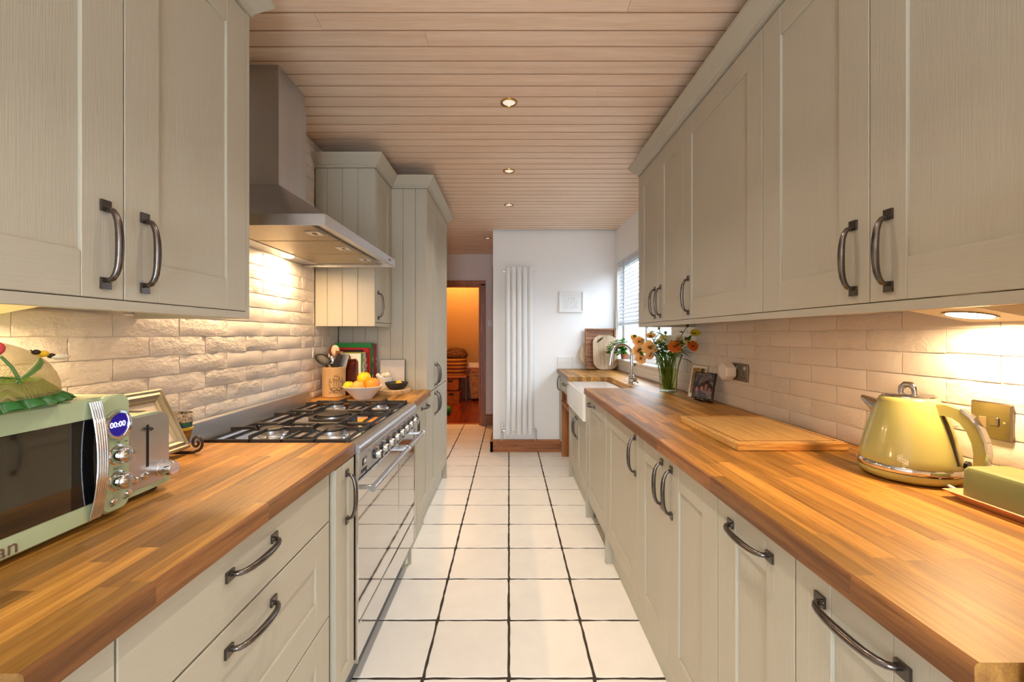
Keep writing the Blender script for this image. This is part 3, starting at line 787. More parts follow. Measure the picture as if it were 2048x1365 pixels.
OVENGLASS = mat('oven_mirror_glass', srgb(206, 206, 206), .04, 1.0)
for a, b_, lab in ((RY0+.01, 1.998, 'main_oven_door'), (2.002, RY1-.01, 'side_oven_door')):
    dr = MB().box(RX-.02, RX, a, b_, .275, .768, .003).build(lab, MIRROR, rg)
    MB().box(RX-.01, RX+.0012, a+.004, b_-.004, .34, .70, .001).build('oven_window', OVENGLASS, dr)
    y0, y1 = a+.02, b_-.02
    m = MB().tube([(RX+.05, y0-.012, .745), (RX+.05, y1+.012, .745)], .011, 16)
    for yy in (y0+.004, y1-.004): m.box(RX-.001, RX+.05, yy-.006, yy+.006, .738, .752, .002)
    for yy, s in ((y0-.012, -1), (y1+.012, 1)): m.tube([(RX+.05, yy-.0005*s, .745), (RX+.05, yy+.0015*s, .745)], .0125, 16)
    m.build('oven_handle', STEEL, dr, smooth=40)
MB().box(RX-.02, RX, RY0+.01, RY1-.01, .150, .268, .003).build('storage_drawer', MIRROR, rg)
MB().box(-1.0, -.585, RY0, RY1, 0, .145).build('plinth', flat((110, 112, 116), .5), rg)
m = MB(); m.box(-.62, -.58, RY1-.045, RY1-.005, 0, .146, .003); m.build('foot', flat((170, 164, 140), .5), rg)
# burners
for i, (bx, by, br) in enumerate(((-.90, 1.60, .040), (-.675, 1.60, .052), (-.79, 1.893, .066), (-.90, 2.185, .040), (-.675, 2.185, .040))):
    bu = MB().lathe([(0, .902), (br*1.25, .902), (br*1.2, .906), (br*1.02, .908), (br, .922), (br*.9, .924), (0, .924)], (bx, by, 0), 32).build('burner', STEEL, rg, smooth=40)
    MB().lathe([(0, .924), (br*1.02, .924), (br*1.02, .929), (br*.9, .931), (0, .930)], (bx, by, 0), 32).build('burner_cap', IRON, bu, smooth=40)
    if i == 2: MB().lathe([(br*1.25, .902), (br*1.55, .902), (br*1.55, .918), (br*1.25, .918)], (bx, by, 0), 32).build('wok_ring', IRON, bu, smooth=40)
# cast-iron pan supports
GT = .931
for ya, yb in ((RY0+.006, 1.742), (1.748, 2.040), (2.046, RY1-.006)):
    m = MB(); xa, xb = -1.055, -.568; t = .0036; yc = (ya+yb)/2
    for y in (ya+t, yb-t): m.box(xa, xb, y-t, y+t, GT-.024, GT-.012, .002)
    for x in (xa+t, xb-t): m.box(x-t, x+t, ya, yb, GT-.024, GT-.012, .002)
    for x in (xa+t, xb-t):
        for y in (ya+t, yb-t): m.box(x-.007, x+.007, y-.007, y+.007, .902, GT-.012, .002)
    for bx in (-.90, -.675):
        for s, y in ((1, ya), (-1, yb)):
            for dx in (0,): m.prism([(y, GT-.02), (y, GT), (y+s*.004, GT+.003), (y+s*.108, GT+.003), (y+s*.112, GT-.008), (y+s*.02, GT-.010)], 0, bx+dx-.0032, bx+dx+.0032)
        m.box(bx-.06, bx+.06, yc-.003, yc+.003, GT-.008, GT+.003, .001) if False else None
    for x, s in ((xa, 1), (xb, -1)):
        m.prism([(x, GT-.02), (x, GT), (x+s*.09, GT+.003), (x+s*.095, GT-.008), (x+s*.02, GT-.010)], 1, yc-.004, yc+.004)
    m.prism([(-.83, GT-.02), (-.83, GT+.001), (-.745, GT+.001), (-.745, GT-.02)], 1, yc-.004, yc+.004) if yc < 1.7 or yc > 2.1 else None
    m.box(-.793, -.785, ya, yb, GT-.022, GT-.012, .001) if yc < 1.7 or yc > 2.1 else None
    m.build('pan_support', IRON, rg)

# ------------------------------------------------------------------ cooker hood
HY0, HY1, HXF = 1.46, 2.36, -.638
hd = thing('cooker_hood', 'stainless steel chimney cooker hood above the range', 'hood', (-.95, 1.9, 1.66))
m = MB()
m.box(HXF-.004, HXF, HY0, HY1, 1.662, 1.702); m.box(BL, HXF-.004, HY0, HY0+.004, 1.662, 1.702); m.box(BL, HXF-.004, HY1-.004, HY1, 1.662, 1.702)
m.build('lip', STEEL, hd)
SY0, SY1, SXF = 1.79, 2.03, -.978
vs_ = [(BL, HY0, 1.702), (HXF, HY0, 1.702), (HXF, HY1, 1.702), (BL, HY1, 1.702), (BL, SY0, 1.92), (SXF, SY0, 1.92), (SXF, SY1, 1.92), (BL, SY1, 1.92)]
m = MB(); m.add(vs_, [(0,1,5,4), (1,2,6,5), (2,3,7,6), (4,5,6,7), (0,3,2,1)]); m.build('canopy', STEEL, hd)
m = MB(); m.box(BL, SXF, SY0, SY1, 1.92, 2.37, .001); m.build('chimney', STEEL_Z, hd)
MB().box(BL, SXF-.004, SY0+.004, SY1-.004, 2.37, CEIL, .001).build('chimney_sleeve', STEEL_Z, hd)
MB().box(BL+.002, HXF-.006, HY0+.005, HY1-.005, 1.685, 1.690).build('underside', STEEL, hd)
MB().prism([(HXF-.006, 1.664), (HXF-.006, 1.685), (HXF-.07, 1.685)], 1, HY0+.005, HY1-.005).build('inner_bevel', STEEL, hd)
FILT = mat('grease_filter_mesh', srgb(168, 156, 134), .42, 1.0, noise_amt=.35, noise_scale=260, bump=.4, bump_scale=300)
for i in range(3):
    a = HY0+.03+i*.284; b_ = a+.270
    f_ = MB().box(-1.06, HXF-.075, a, b_, 1.676, 1.685, .002).build('grease_filter', FILT, hd)
    m = MB(); m.box(HXF-.14, HXF-.085, (a+b_)/2-.03, (a+b_)/2+.03, 1.672, 1.677, .001); m.build('latch', STEEL, f_)
    MB().box(HXF-.118, HXF-.105, (a+b_)/2-.012, (a+b_)/2+.012, 1.6705, 1.6725).build('latch_slot', BLACK, f_)
MB().box(-1.15, -1.065, HY0+.03, HY1-.03, 1.674, 1.685, .002).build('lamp_panel', STEEL, hd)
for yy in (1.66, 2.10):
    MB().lathe([(0, 1.669), (.026, 1.669), (.03, 1.672), (.03, 1.676)], (-1.105, yy, 0), 24).build('lamp', LAMP_ON, hd, smooth=40)
    light('hood_lamp_light', 'AREA', (-1.105, yy, 1.6675), E_HOOD, WARM, .05, (0, R(8), 0), parent=hd)
for i, c in enumerate(((200, 50, 40), (40, 40, 44), (40, 40, 44), (210, 210, 205), (210, 210, 205))):
    MB().box(HXF-.001, HXF+.002, 2.225+i*.016, 2.234+i*.016, 1.679, 1.687, .001).build('button', flat(c, .3), hd)

# ------------------------------------------------------------------ under-cabinet lamps
def under_lamp(n, wallx, yc, label):
    t = thing('cabinet_lamp', label, 'lamp', (wallx, yc, 1.3))
    x0, x1 = wallx, wallx - (-n)*0
    a = wallx; f = wallx + n*.20
    MB().prism([(a, 1.352), (f, 1.352), (f, 1.349), (a, 1.312)], 1, yc-.075, yc+.075).build('housing', flat((226, 214, 190), .45), t)
    q = Matrix.Translation((a + n*.085, yc, 1.352-.040*(1-.085/.2)-.002)) @ Matrix.Rotation(-n*math.atan2(.037, .2), 4, 'Y')
    MB().lathe([(.040, -.001), (.047, -.003), (.047, .004), (.040, .004)], (0, 0, 0), 28).xf(q).build('bezel', NICKEL, t, smooth=40)
    MB().lathe([(0, -.0015), (.040, -.0015), (.040, .002), (0, .002)], (0, 0, 0), 28).xf(q).build('lens', LAMP_ON, t, smooth=40)
    light('cabinet_lamp_light', 'AREA', tuple(q @ Vector((0, 0, -.006))), E_UNDER, WARM, .075, (0, -n*math.atan2(.037, .2), 0), parent=t)
under_lamp(-1, BR, .985, 'lit triangular lamp under the right wall cabinets above the kettle')
under_lamp(1, BL, .82, 'lit triangular lamp under the left wall cabinet above the microwave')

# ------------------------------------------------------------------ ceiling downlights and an added, unseen fill lamp behind the camera
for x, y, lab in ((0, 2.085, 'brass downlight in the boarded ceiling nearest the camera'), (0, 2.953, 'brass ceiling downlight, second of the row'),
                  (0, 1.217, 'brass ceiling downlight just above the top edge of the view'), (0, .35, 'brass ceiling downlight directly over the camera'), (0, 3.723, 'brass ceiling downlight nearest the radiator wall'), (-.255, 5.0, 'brass ceiling downlight in the passage by the doorway')):
    t = thing('downlight', lab, 'light', (x, y, CEIL), 'ceiling downlights')
    MB().lathe([(.030, -.001), (.034, -.006), (.042, -.004), (.043, .0), (.030, .0)], (x, y, CEIL), 32).build('ring', BRASS, t, smooth=40)
    MB().lathe([(0, -.0008), (.030, -.0008), (.030, -.0002), (0, -.0002)], (x, y, CEIL), 32).build('lens', LAMP_OFF, t, smooth=40)
    MB().lathe([(0, -.003), (.010, -.003), (.016, -.0009)], (x, y, CEIL), 16).build('bulb', LAMP_OFF, t, smooth=40)
    if y < 4.5: light('downlight_light', 'AREA', (x, y, CEIL-.008), E_DOWN, (1, .90, .78), .05, parent=t, spread=R(105))
pl = thing('fill_globe', 'warm globe fill lamp added out of view behind the camera', 'lamp', (0, -1.25, 1.9))
MB().ball((0, -1.25, 2.05), .13, 24, 16).build('globe', emit_mat('lit_globe', (1, .82, .62), 3.0), pl, smooth=60)
MB().tube([(0, -1.25, 2.17), (0, -1.25, CEIL)], .004, 8).build('flex', BLACK, pl)
light('fill_globe_light', 'POINT', (0, -1.25, 1.88), E_FILL, (1, .80, .60), .12, parent=pl)

# ------------------------------------------------------------------ radiator and picture
rd = thing('radiator', 'tall white vertical radiator of five flat columns', 'radiator', (.115, YF-.06, .15))
RX0 = -.045
for i in range(5):
    xc = RX0 + .033 + i*.0615
    m = MB()
    pr = [(xc + .0265*math.cos(R(a))*(1 if True else 0), YF-.065 + .016*math.sin(R(a))) for a in range(0, 360, 15)]
    m.prism(pr, 2, .205, 2.02); m.build('column', RADW, rd, smooth=30)
for z in (.24, 1.97): MB().box(RX0+.01, RX0+.30, YF-.05, YF-.03, z-.016, z+.016, .004).build('manifold', RADW, rd)
for z in (.6, 1.6): MB().box(RX0+.1, RX0+.2, YF-.032, YF-.0005, z-.02, z+.02, .003).build('wall_bracket', RADW, rd)
for s, x in ((-1, RX0-.02), (1, RX0+.325)):
    m = MB(); m.tube([(x-s*.02, YF-.05, .24), (x+s*.012, YF-.05, .24)], .009, 12); m.tube([(x+s*.010, YF-.05, .262), (x+s*.010, YF-.05, .135)], .009, 12)
    m.ball((x+s*.010, YF-.05, .24), .014, 12, 8); v = m.build('valve', CHROME, rd, smooth=50)
    if s < 0: MB().lathe([(0, .255), (.017, .258), (.019, .27), (.019, .325), (.016, .335), (0, .338)], (x+s*.010, YF-.05, 0), 20).build('thermostat_head', WHITE_UP, v, smooth=40)
for i in (0, 4): MB().lathe([(.0, 0), (.008, 0), (.008, .012), (0, .014)], (0, 0, 0), 12).xf(Matrix.Translation((RX0 + (-.002 if i == 0 else .305), YF-.05, 1.975)) @ Matrix.Rotation(R(-90 if i == 0 else 90), 4, 'Y')).build('bleed_plug', CHROME, rd, smooth=40)
MB().box(RX0+.09, RX0+.105, YF-.0825, YF-.081, .225, .24).build('sticker', flat((220, 190, 40)), rd)

pf = thing('picture_frame', 'small white framed line drawing hung on the radiator wall', 'picture', (.685, YF, 1.53))
PX0, PX1, PZ0, PZ1 = .550, .820, 1.532, 1.766
m = MB()
for a in ((PX0, PX1, PZ0, PZ0+.016), (PX0, PX1, PZ1-.016, PZ1), (PX0, PX0+.016, PZ0+.016, PZ1-.016), (PX1-.016, PX1, PZ0+.016, PZ1-.016)): m.box(a[0], a[1], YF-.024, YF, a[2], a[3], .002)
m.build('frame', WHITE, pf)
pp = MB().box(PX0+.014, PX1-.014, YF-.012, YF-.008, PZ0+.014, PZ1-.014).build('paper', flat((238, 238, 236), .7), pf)
INK = flat((150, 152, 156), .7); m = MB(); rr = random.Random(5)
def stroke(pts): m.tube([(PX0+.055+x*.16, YF-.0125, PZ0+.045+z*.145) for x, z in pts], .0007, 4)
stroke([(0, .55), (0, .95), (1, .95), (1, .55), (0, .55)]); stroke([(0, .5), (0, .05), (.35, 0), (1, .05)]); stroke([(.1, .75), (.9, .75)]); stroke([(.3, .55), (.3, .95)]); stroke([(.7, .55), (.7, .95)])
stroke([(.38, .95), (.38, 1.1), (.48, 1.1), (.48, .95)]); stroke([(.0, .42), (1, .42)]); stroke([(.45, .42), (.5, .1), (.8, .1), (.85, .42)])
for k in range(9): x, z = rr.uniform(0, .9), rr.uniform(.05, .9); stroke([(x, z), (x+rr.uniform(.02, .12), z), (x+rr.uniform(.02, .12), z+rr.uniform(-.1, .1))])
stroke([(.55+.08*math.cos(a/8*PI), .72+.1*math.sin(a/8*PI)) for a in range(17)]); stroke([(.2+.1*math.cos(a/8*PI), .22+.1*math.sin(a/8*PI)) for a in range(17)])
m.build('drawing', INK, pp)

# ------------------------------------------------------------------ butler sink and tap
sk = thing('butler_sink', 'white ceramic butler sink with exposed front below the window', 'sink', (.71, 3.34, .668))
SX0, SX1, SY_0, SY_1, SZ0, SZ1 = .522, SX-.002, 2.9745, 3.7995, .668, .868
def rrect(x0, x1, y0, y1, r, n=5):
    out = []
    for cx, cy, a0 in ((x1-r, y1-r, 0), (x0+r, y1-r, 90), (x0+r, y0+r, 180), (x1-r, y0+r, 270)):
        for k in range(n+1):
            a = R(a0+90*k/n); out.append((cx+r*math.cos(a), cy+r*math.sin(a)))
    return out
def shell(loops):           # loops: list of (outline, z), stitched in order, ends capped
    m = MB(); n = len(loops[0][0]); vs_ = []; fs = []
    for o, z in loops: vs_ += [(x, y, z) for x, y in o]
    for i in range(len(loops)-1):
        for k in range(n): fs.append((i*n+k, i*n+(k+1) % n, (i+1)*n+(k+1) % n, (i+1)*n+k))
    fs.append(list(range(n))[::-1]); fs.append([(len(loops)-1)*n+k for k in range(n)])
    m.add(vs_, fs); return m
ro = lambda d, r: rrect(SX0+d, SX1-d, SY_0+d, SY_1-d, r)
shell([(ro(.003, .012), SZ0), (ro(0, .015), SZ0+.004), (ro(0, .015), SZ1-.004), (ro(.003, .013), SZ1), (ro(.022, .02), SZ1), (ro(.026, .022), SZ1-.004), (ro(.032, .03), SZ0+.04), (ro(.05, .03), SZ0+.025), (ro(.12, .04), SZ0+.023)]).build('basin', CERAMIC, sk, smooth=35, recalc=True)
MB().lathe([(0, .006), (.02, .006), (.036, .002), (.04, 0), (0, 0)], (.72, 3.4, SZ0+.0235), 24).build('waste', CHROME, sk, smooth=40)
tp = thing('kitchen_tap', 'tall chrome swan-neck tap behind the sink', 'tap', (.935, 3.22, WTZ))
tx, ty = .937, 3.22
MB().lathe([(0, 0), (.027, 0), (.027, .006), (.023, .01), (.023, .06), (.019, .066), (0, .066)], (tx, ty, WTZ), 28).build('tap_body', CHROME, tp, smooth=40)
pts = [(tx, ty, WTZ+.06), (tx, ty, WTZ+.15), (tx, ty, WTZ+.205)]
for a in range(0, 181, 15): pts.append((tx-.075+.075*math.cos(R(a)), ty, WTZ+.225+.075*math.sin(R(a))))
pts += [(tx-.156, ty, WTZ+.20)]
MB().tube(pts, .0125, 16).build('spout', CHROME, tp, smooth=50)
MB().tube([(tx-.156, ty, WTZ+.204), (tx-.161, ty, WTZ+.165), (tx-.165, ty, WTZ+.142)], [.0135, .0145, .0145], 16).build('spray_head', CHROME, tp, smooth=40)
m = MB(); m.tube([(tx, ty-.015, WTZ+.035), (tx+.012, ty-.052, WTZ+.035)], .018, 18); lv = m.build('lever_hub', CHROME, tp, smooth=40)
MB().tube([(tx+.012, ty-.048, WTZ+.03), (tx+.03, ty-.075, WTZ+.012)], .005, 8).build('lever', CHROME, lv, smooth=40)

# ------------------------------------------------------------------ boards on the far worktop
def rounded(w_, h, r, n=8): return rrect(-w_/2, w_/2, 0, h, r, n)
ln = Matrix.Rotation(R(-7), 4, 'X')
rb = MB().prism([(.165*math.cos(2*PI*k/40), .165+.165*math.sin(2*PI*k/40)) for k in range(40)], 1, -.018, 0)
rb.xf(Matrix.Translation((.935, YF-.054, WTZ)) @ Matrix.Rotation(R(-8), 4, 'X')).build('round_board', PALEWOOD)
tag(C.objects['round_board'], 'round wooden board tucked behind the tray at the far wall', 'board')
ty_ = thing('wooden_tray', 'rectangular dark-edged wooden tray stood upright against the far wall', 'tray', (.99, YF-.1, WTZ))
q = Matrix.Translation((.995, YF-.078, WTZ+.002)) @ Matrix.Rotation(R(-7), 4, 'X')
for i, z in enumerate((0, .088, .176, .264, .352)): MB().box(-.16, .16, -.008, 0, z+.0005, z+.0875).xf(q).build('slat', TRAYWOOD, ty_)
for a in ((-.166, -.15, 0, .44), (.15, .166, 0, .44)): MB().box(a[0], a[1], -.034, .0, a[2], a[3], .002).xf(q).build('rim', TRAYWOOD, ty_)
for a in ((-.15, .15, 0, .016), (-.15, .15, .424, .44)): MB().box(a[0], a[1], -.034, .0, a[2], a[3], .002).xf(q).build('rim', TRAYWOOD, ty_)
hole = [(-.055+.036*math.cos(a)*.9+.012*math.sin(a), .318+.022*math.sin(a)+.018*math.cos(a)) for a in [2*PI*k/24 for k in range(24)]]
out_ = rrect(-.132, .132, 0, .37, .09, 8)
cb_m = bmesh.new()
def ring_mesh(outer, inner, t):
    """board with a hole: bridge outer outline to inner hole (by angle), both faces and both walls"""
    cx, cyy = sum(p[0] for p in inner)/len(inner), sum(p[1] for p in inner)/len(inner)
    bm = bmesh.new()
    for y in (0, -t):
        vo = [bm.verts.new((p[0], y, p[1])) for p in outer]; vi = [bm.verts.new((p[0], y, p[1])) for p in inner]
        eo = [bm.edges.new((vo[i], vo[(i+1) % len(vo)])) for i in range(len(vo))]; ei = [bm.edges.new((vi[i], vi[(i+1) % len(vi)])) for i in range(len(vi))]
        bmesh.ops.triangle_fill(bm, use_beauty=True, edges=eo+ei)
        if y == 0: a = (vo, vi)
        else:
            for A, B in ((a[0], vo), (a[1], vi)):
                for i in range(len(A)): bm.faces.new((A[i], A[(i+1) % len(A)], B[(i+1) % len(A)], B[i]))
    bmesh.ops.recalc_face_normals(bm, faces=bm.faces)
    me = bpy.data.meshes.new('chopping_board'); bm.to_mesh(me); bm.free(); return me
me = ring_mesh(out_, hole, .02); me.materials.append(PALEWOOD)
tag(put('chopping_board', me, None, Matrix.Translation((1.035, YF-.13, WTZ+.002)) @ Matrix.Rotation(R(-9), 4, 'X')), 'pale oval chopping board with finger hole leaning on the tray', 'board')

# ------------------------------------------------------------------ right worktop: chopping board, kettle, butter dish, sockets
cb = thing('chopping_board', 'thick bamboo chopping board with juice groove lying on the right worktop', 'board', (.905, 1.57, WTZ))
bx0, bx1, by0, by1 = .728, 1.085, 1.342, 1.80
m = MB(); m.box(bx0, bx1, by0+.014, by1-.014, WTZ, WTZ+.026, .003); m.build('board', BAMBOO, cb)
for a, b_ in ((by0, by0+.0138), (by1-.0138, by1)): MB().box(bx0, bx1, a, b_, WTZ, WTZ+.026, .003).build('end_strip', wood('bamboo_end', srgb(206, 156, 84), srgb(160, 106, 46), 0, rough=.45), cb)
m = MB()
for a in ((bx0+.018, bx1-.018, by0+.024, by0+.030), (bx0+.018, bx1-.018, by1-.030, by1-.024), (bx0+.018, bx0+.024, by0+.03, by1-.03), (bx1-.024, bx1-.018, by0+.03, by1-.03)):
    m.box(a[0], a[1], a[2], a[3], WTZ+.0255, WTZ+.0264)
m.build('juice_groove', flat((150, 90, 40), .5), cb)

KX, KY = 1.048, 1.105
kt = thing('kettle', 'olive yellow pyramid kettle with chrome trim and curved handle', 'kettle', (KX, KY, WTZ))
MB().lathe([(0, .004), (.092, .004), (.1, .010), (.1035, .020), (.103, .026), (0, .026)], (KX, KY, WTZ), 48).build('power_base', LIME, kt, smooth=40)
for k in range(3): MB().lathe([(0, 0), (.007, 0), (.007, .005), (0, .005)], (KX+.075*math.cos(k*2.1+1), KY+.075*math.sin(k*2.1+1), WTZ), 10).build('foot', BLACK, kt)
MB().lathe([(.095, .0265), (.1045, .028), (.1055, .033), (.1045, .040), (.1025, .043), (.095, .043)], (KX, KY, WTZ), 48).build('chrome_band', CHROME, kt, smooth=40)
body = [(0, .043), (.101, .043), (.102, .048), (.099, .065), (.0915, .10), (.081, .14), (.070, .175), (.062, .198), (.0585, .206), (.053, .2105), (0, .2105)]
MB().lathe(body, (KX, KY, WTZ), 56).build('kettle_body', LIME, kt, smooth=50)
ld = MB().lathe([(0, .2105), (.0535, .2105), (.0535, .2135), (.050, .2155), (.030, .2185), (0, .219)], (KX, KY, WTZ), 40).build('lid', CHROME, kt, smooth=40)
hdv = Vector((.30, -.954, 0)).normalized(); hx = Vector((-hdv.y, hdv.x, 0))
def kp(d, z, s=0): return (KX+hdv.x*d+hx.x*s, KY+hdv.y*d+hx.y*s, WTZ+z)
MB().tube([kp(-.016, .217), kp(-.014, .232), kp(-.006, .2405), kp(.006, .2405), kp(.014, .232), kp(.016, .217)], [.007, .008, .0085, .0085, .008, .007], 12).build('lid_knob', CHROME, ld, smooth=50)
# handle: flattened sweep with a chrome strip along the outside
hp = [(.052, .186, .021), (.078, .189, .020), (.100, .184, .0185), (.118, .170, .0175), (.132, .148, .017), (.141, .122, .0165), (.1445, .095, .016), (.142, .070, .014), (.138, .056, .011)]
def sweep_handle(off, half_t, width, mt, name):
    m = MB(); vs_ = []; fs = []; n = len(hp)
    for i, (d, z, t) in enumerate(hp):
        a = hp[max(i-1, 0)]; b_ = hp[min(i+1, n-1)]
        tx_, tz_ = b_[0]-a[0], b_[1]-a[1]; L = math.hypot(tx_, tz_); nx, nz = -tz_/L, tx_/L     # outward normal is up/right
        nx, nz = (nx, nz) if nx*.5+nz*.5 > -9 else (nx, nz)
        o1, o2 = off(t)
        for o, s in ((o1, -width), (o1, width), (o2, width*.8), (o2, -width*.8)):
            vs_.append(kp(d+nx*-o*-1, z+nz*o, s))
    for i in range(n-1):
        for k in range(4): fs.append((i*4+k, i*4+(k+1) % 4, (i+1)*4+(k+1) % 4, (i+1)*4+k))
    fs.append((0, 1, 2, 3)); fs.append(tuple((n-1)*4+k for k in range(4)))
    m.add(vs_, fs); return m
hm = sweep_handle(lambda t: (-t*.8, t*.55), 0, .012, LIME, 'handle').build('kettle_handle', LIME, kt, smooth=50)
ch = hp; hp = hp[2:]
sweep_handle(lambda t: (t*.52, t*.74), 0, .0115, CHROME, 'strip').build('handle_trim', CHROME, hm, smooth=50)
sp_ = MB(); vs_ = []; fs = []
spl = [(-.056, .138, .190, .030), (-.080, .158, .196, .023), (-.108, .186, .200, .010)]
for d, z0, z1, wd in spl:
    for k in range(10):
        a = 2*PI*k/10; zc, hh = (z0+z1)/2, (z1-z0)/2
        vs_.append(kp(d, zc+hh*math.sin(a), wd*math.cos(a)))
for i in range(2):
    for k in range(10): fs.append((i*10+k, i*10+(k+1) % 10, (i+1)*10+(k+1) % 10, (i+1)*10+k))
fs.append(list(range(10))); fs.append([20+k for k in range(10)])
sp_.add(vs_, fs); sp_.build('spout', CHROME, kt, smooth=50)
# water gauge on the handle side, switch and logo
m = MB(); m.tube([kp(.100, .055), kp(.0905, .105), kp(.078, .150), kp(.0685, .178)], [.006, .007, .007, .005], 8, flat=.5); m.build('water_gauge', flat((70, 60, 40), .1), kt, smooth=50)
m = MB(); m.tube([kp(.099, .055, .030), kp(.106, .055, .030)], .010, 14); m.build('switch', BLACK, kt, smooth=40)
vdir = Vector((-KX, -KY, 0)).normalized(); vr = Vector((-vdir.y, vdir.x, 0))
ldir = (vdir + vr*-.10).normalized(); lr_ = Vector((-ldir.y, ldir.x, 0))
LOGO = flat((240, 236, 214), .3)
lm = MB()
for k in range(3):
    pts = []
    for i in range(13):
        t = i/12; a = t*2*PI
        u = .0100*math.sin(a)*(-1) ; z = .060 + .0095*(1-2*t) + (k-1)*.0040
        rr_ = .1005 - (z-.055)*.21
        p = Vector((KX, KY, WTZ+z)) + ldir*(math.sqrt(max(rr_*rr_-u*u, 0))+.0005) + lr_*u
        pts.append(p)
    lm.tube(pts, .0007, 5)
lm.build('emblem', LOGO, kt)
kc = MB().tube([kp(.095, .012, -.03), kp(.13, .006, -.045), kp(.17, .0042, -.052), (BR-.022, .90, WTZ+.0042), (BR-.018, .86, WTZ+.0042)], .0035, 8).build('cord', WHITE_UP, kt, smooth=50)

bd = thing('butter_dish', 'butter dish with matt green lid on a terracotta pink tray beside the kettle', 'butter dish', (1.07, .86, WTZ))
def frus(x0, x1, y0, y1, z0, z1, ins, r):
    return [(rrect(x0+ins, x1-ins, y0+ins, y1-ins, r), z0), (rrect(x0, x1, y0, y1, r), z1)]
tx0, tx1, ty0, ty1 = .993, 1.135, .73, .968
shell([(rrect(tx0+.02, tx1-.02, ty0+.02, ty1-.02, .006), WTZ), (rrect(tx0+.018, tx1-.018, ty0+.018, ty1-.018, .006), WTZ+.004), (rrect(tx0, tx1, ty0, ty1, .005), WTZ+.018), (rrect(tx0+.003, tx1-.003, ty0+.003, ty1-.003, .005), WTZ+.0195), (rrect(tx0+.016, tx1-.016, ty0+.016, ty1-.016, .006), WTZ+.011), (rrect(tx0+.03, tx1-.03, ty0+.03, ty1-.03, .006), WTZ+.0105)]).build('tray', BUTTER_P, bd, smooth=35)
lid = shell([(rrect(1.012, 1.117, .752, .945, .012), WTZ+.0112), (rrect(1.013, 1.116, .753, .944, .012), WTZ+.070), (rrect(1.017, 1.112, .757, .940, .012), WTZ+.077), (rrect(1.025, 1.104, .765, .932, .012), WTZ+.080)]).build('lid', BUTTER_G, bd, smooth=35)
MB().lathe([(0, 0), (.008, 0), (.007, .008), (.012, .014), (.012, .022), (0, .026)], (1.065, .85, WTZ+.08), 20).build('lid_knob', BUTTER_P, lid, smooth=50)

ss = thing('fused_switch', 'brushed brass-toned fused switch plate on the brick wall beside the kettle', 'switch', (BR, 1.013, 1.075))
MB().box(BR-.006, BR+.004, .969, 1.057, 1.031, 1.119, .003).build('plate', NICKEL, ss)
MB().box(BR-.010, BR-.005, .994, 1.012, 1.063, 1.085, .002).build('rocker', NICKEL, ss)
MB().box(BR-.0075, BR-.005, 1.02, 1.036, 1.056, 1.082, .001).build('fuse_holder', flat((150, 130, 100), .4), ss)
for y in (.982, 1.046): MB().lathe([(0, 0), (.004, 0), (.003, .002), (0, .002)], (0, 0, 0), 10).xf(Matrix.Translation((BR-.006, y, 1.075)) @ Matrix.Rotation(R(-90), 4, 'Y')).build('screw', CHROME, ss)
so = thing('double_socket', 'brushed metal double socket on the brick wall beside the photographs', 'socket', (BR, 2.115, 1.095))
MB().box(BR-.007, BR+.004, 2.042, 2.190, 1.05, 1.138, .002).build('plate', mat('satin_steel_plate', srgb(140, 132, 122), .4, 1.0), so)
for yc in (2.078, 2.154):
    MB().box(BR-.010, BR-.006, yc-.008-.012, yc+.002-.012 + .004, 1.108, 1.126, .001).build('rocker', CHROME, so)
    for dy, z, hh in ((0, 1.092, .007), (-.011, 1.070, .004), (.011, 1.070, .004)): MB().box(BR-.0074, BR-.006, yc+dy-.003, yc+dy+.003, z-hh, z+hh).build('pin_hole', BLACK, so)
hx_ = thing('plug_in_sensor', 'white hexagonal plug-in unit in the double socket', 'plug', (BR-.04, 2.17, 1.09))
hexp = lambda r, rot=0: [(2.168 + r*math.cos(R(60*k+rot)), 1.094 + r*math.sin(R(60*k+rot))) for k in range(6)]
def hex_loop(r, x): return [(x, y, z) for y, z in hexp(r, 30)]
m = MB(); L_ = [(.032, BR-.0072), (.043, BR-.014), (.046, BR-.05), (.046, BR-.060), (.043, BR-.063)]
vs_ = []; fs = []
for r_, x_ in L_: vs_ += hex_loop(r_, x_)
for i in range(len(L_)-1):
    for k in range(6): fs.append((i*6+k, i*6+(k+1) % 6, (i+1)*6+(k+1) % 6, (i+1)*6+k))
fs.append(tuple(range(6))); fs.append(tuple((len(L_)-1)*6+k for k in range(6)))
m.add(vs_, fs); m.build('housing', flat((240, 232, 220), .45), hx_)
m = MB(); vs_ = hex_loop(.0428, BR-.0632) + hex_loop(.0415, BR-.066); m.add(vs_, [tuple(range(6)), tuple(range(6, 12))] + [(k, (k+1) % 6, 6+(k+1) % 6, 6+k) for k in range(6)]); m.build('face_cover', WHITE_UP, hx_)

# photographs
def art(name, cols, scale, stretch=(1, 1, 1)):
    t = NT(name); tc = t.n('ShaderNodeTexCoord'); mp = t.n('ShaderNodeMapping'); mp.inputs['Scale'].default_value = stretch
    nz = t.n('ShaderNodeTexNoise'); nz.inputs['Scale'].default_value = scale; nz.inputs['Detail'].default_value = 3; nz.inputs['Distortion'].default_value = .8
    rp = t.n('ShaderNodeValToRGB'); rp.color_ramp.interpolation = 'LINEAR'
    el = rp.color_ramp.elements
    while len(el) < len(cols): el.new(.5)
    for i, c in enumerate(cols): el[i].position = .3 + .4*i/(len(cols)-1); el[i].color = srgb(*c)
    t.l(tc.outputs['Object'], mp.inputs[0]); t.l(mp.outputs[0], nz.inputs['Vector']); t.l(nz.outputs['Fac'], rp.inputs[0]); t.l(rp.outputs[0], t.b.inputs['Base Color'])
    t.b.inputs['Roughness'].default_value = .35
    return t.mat
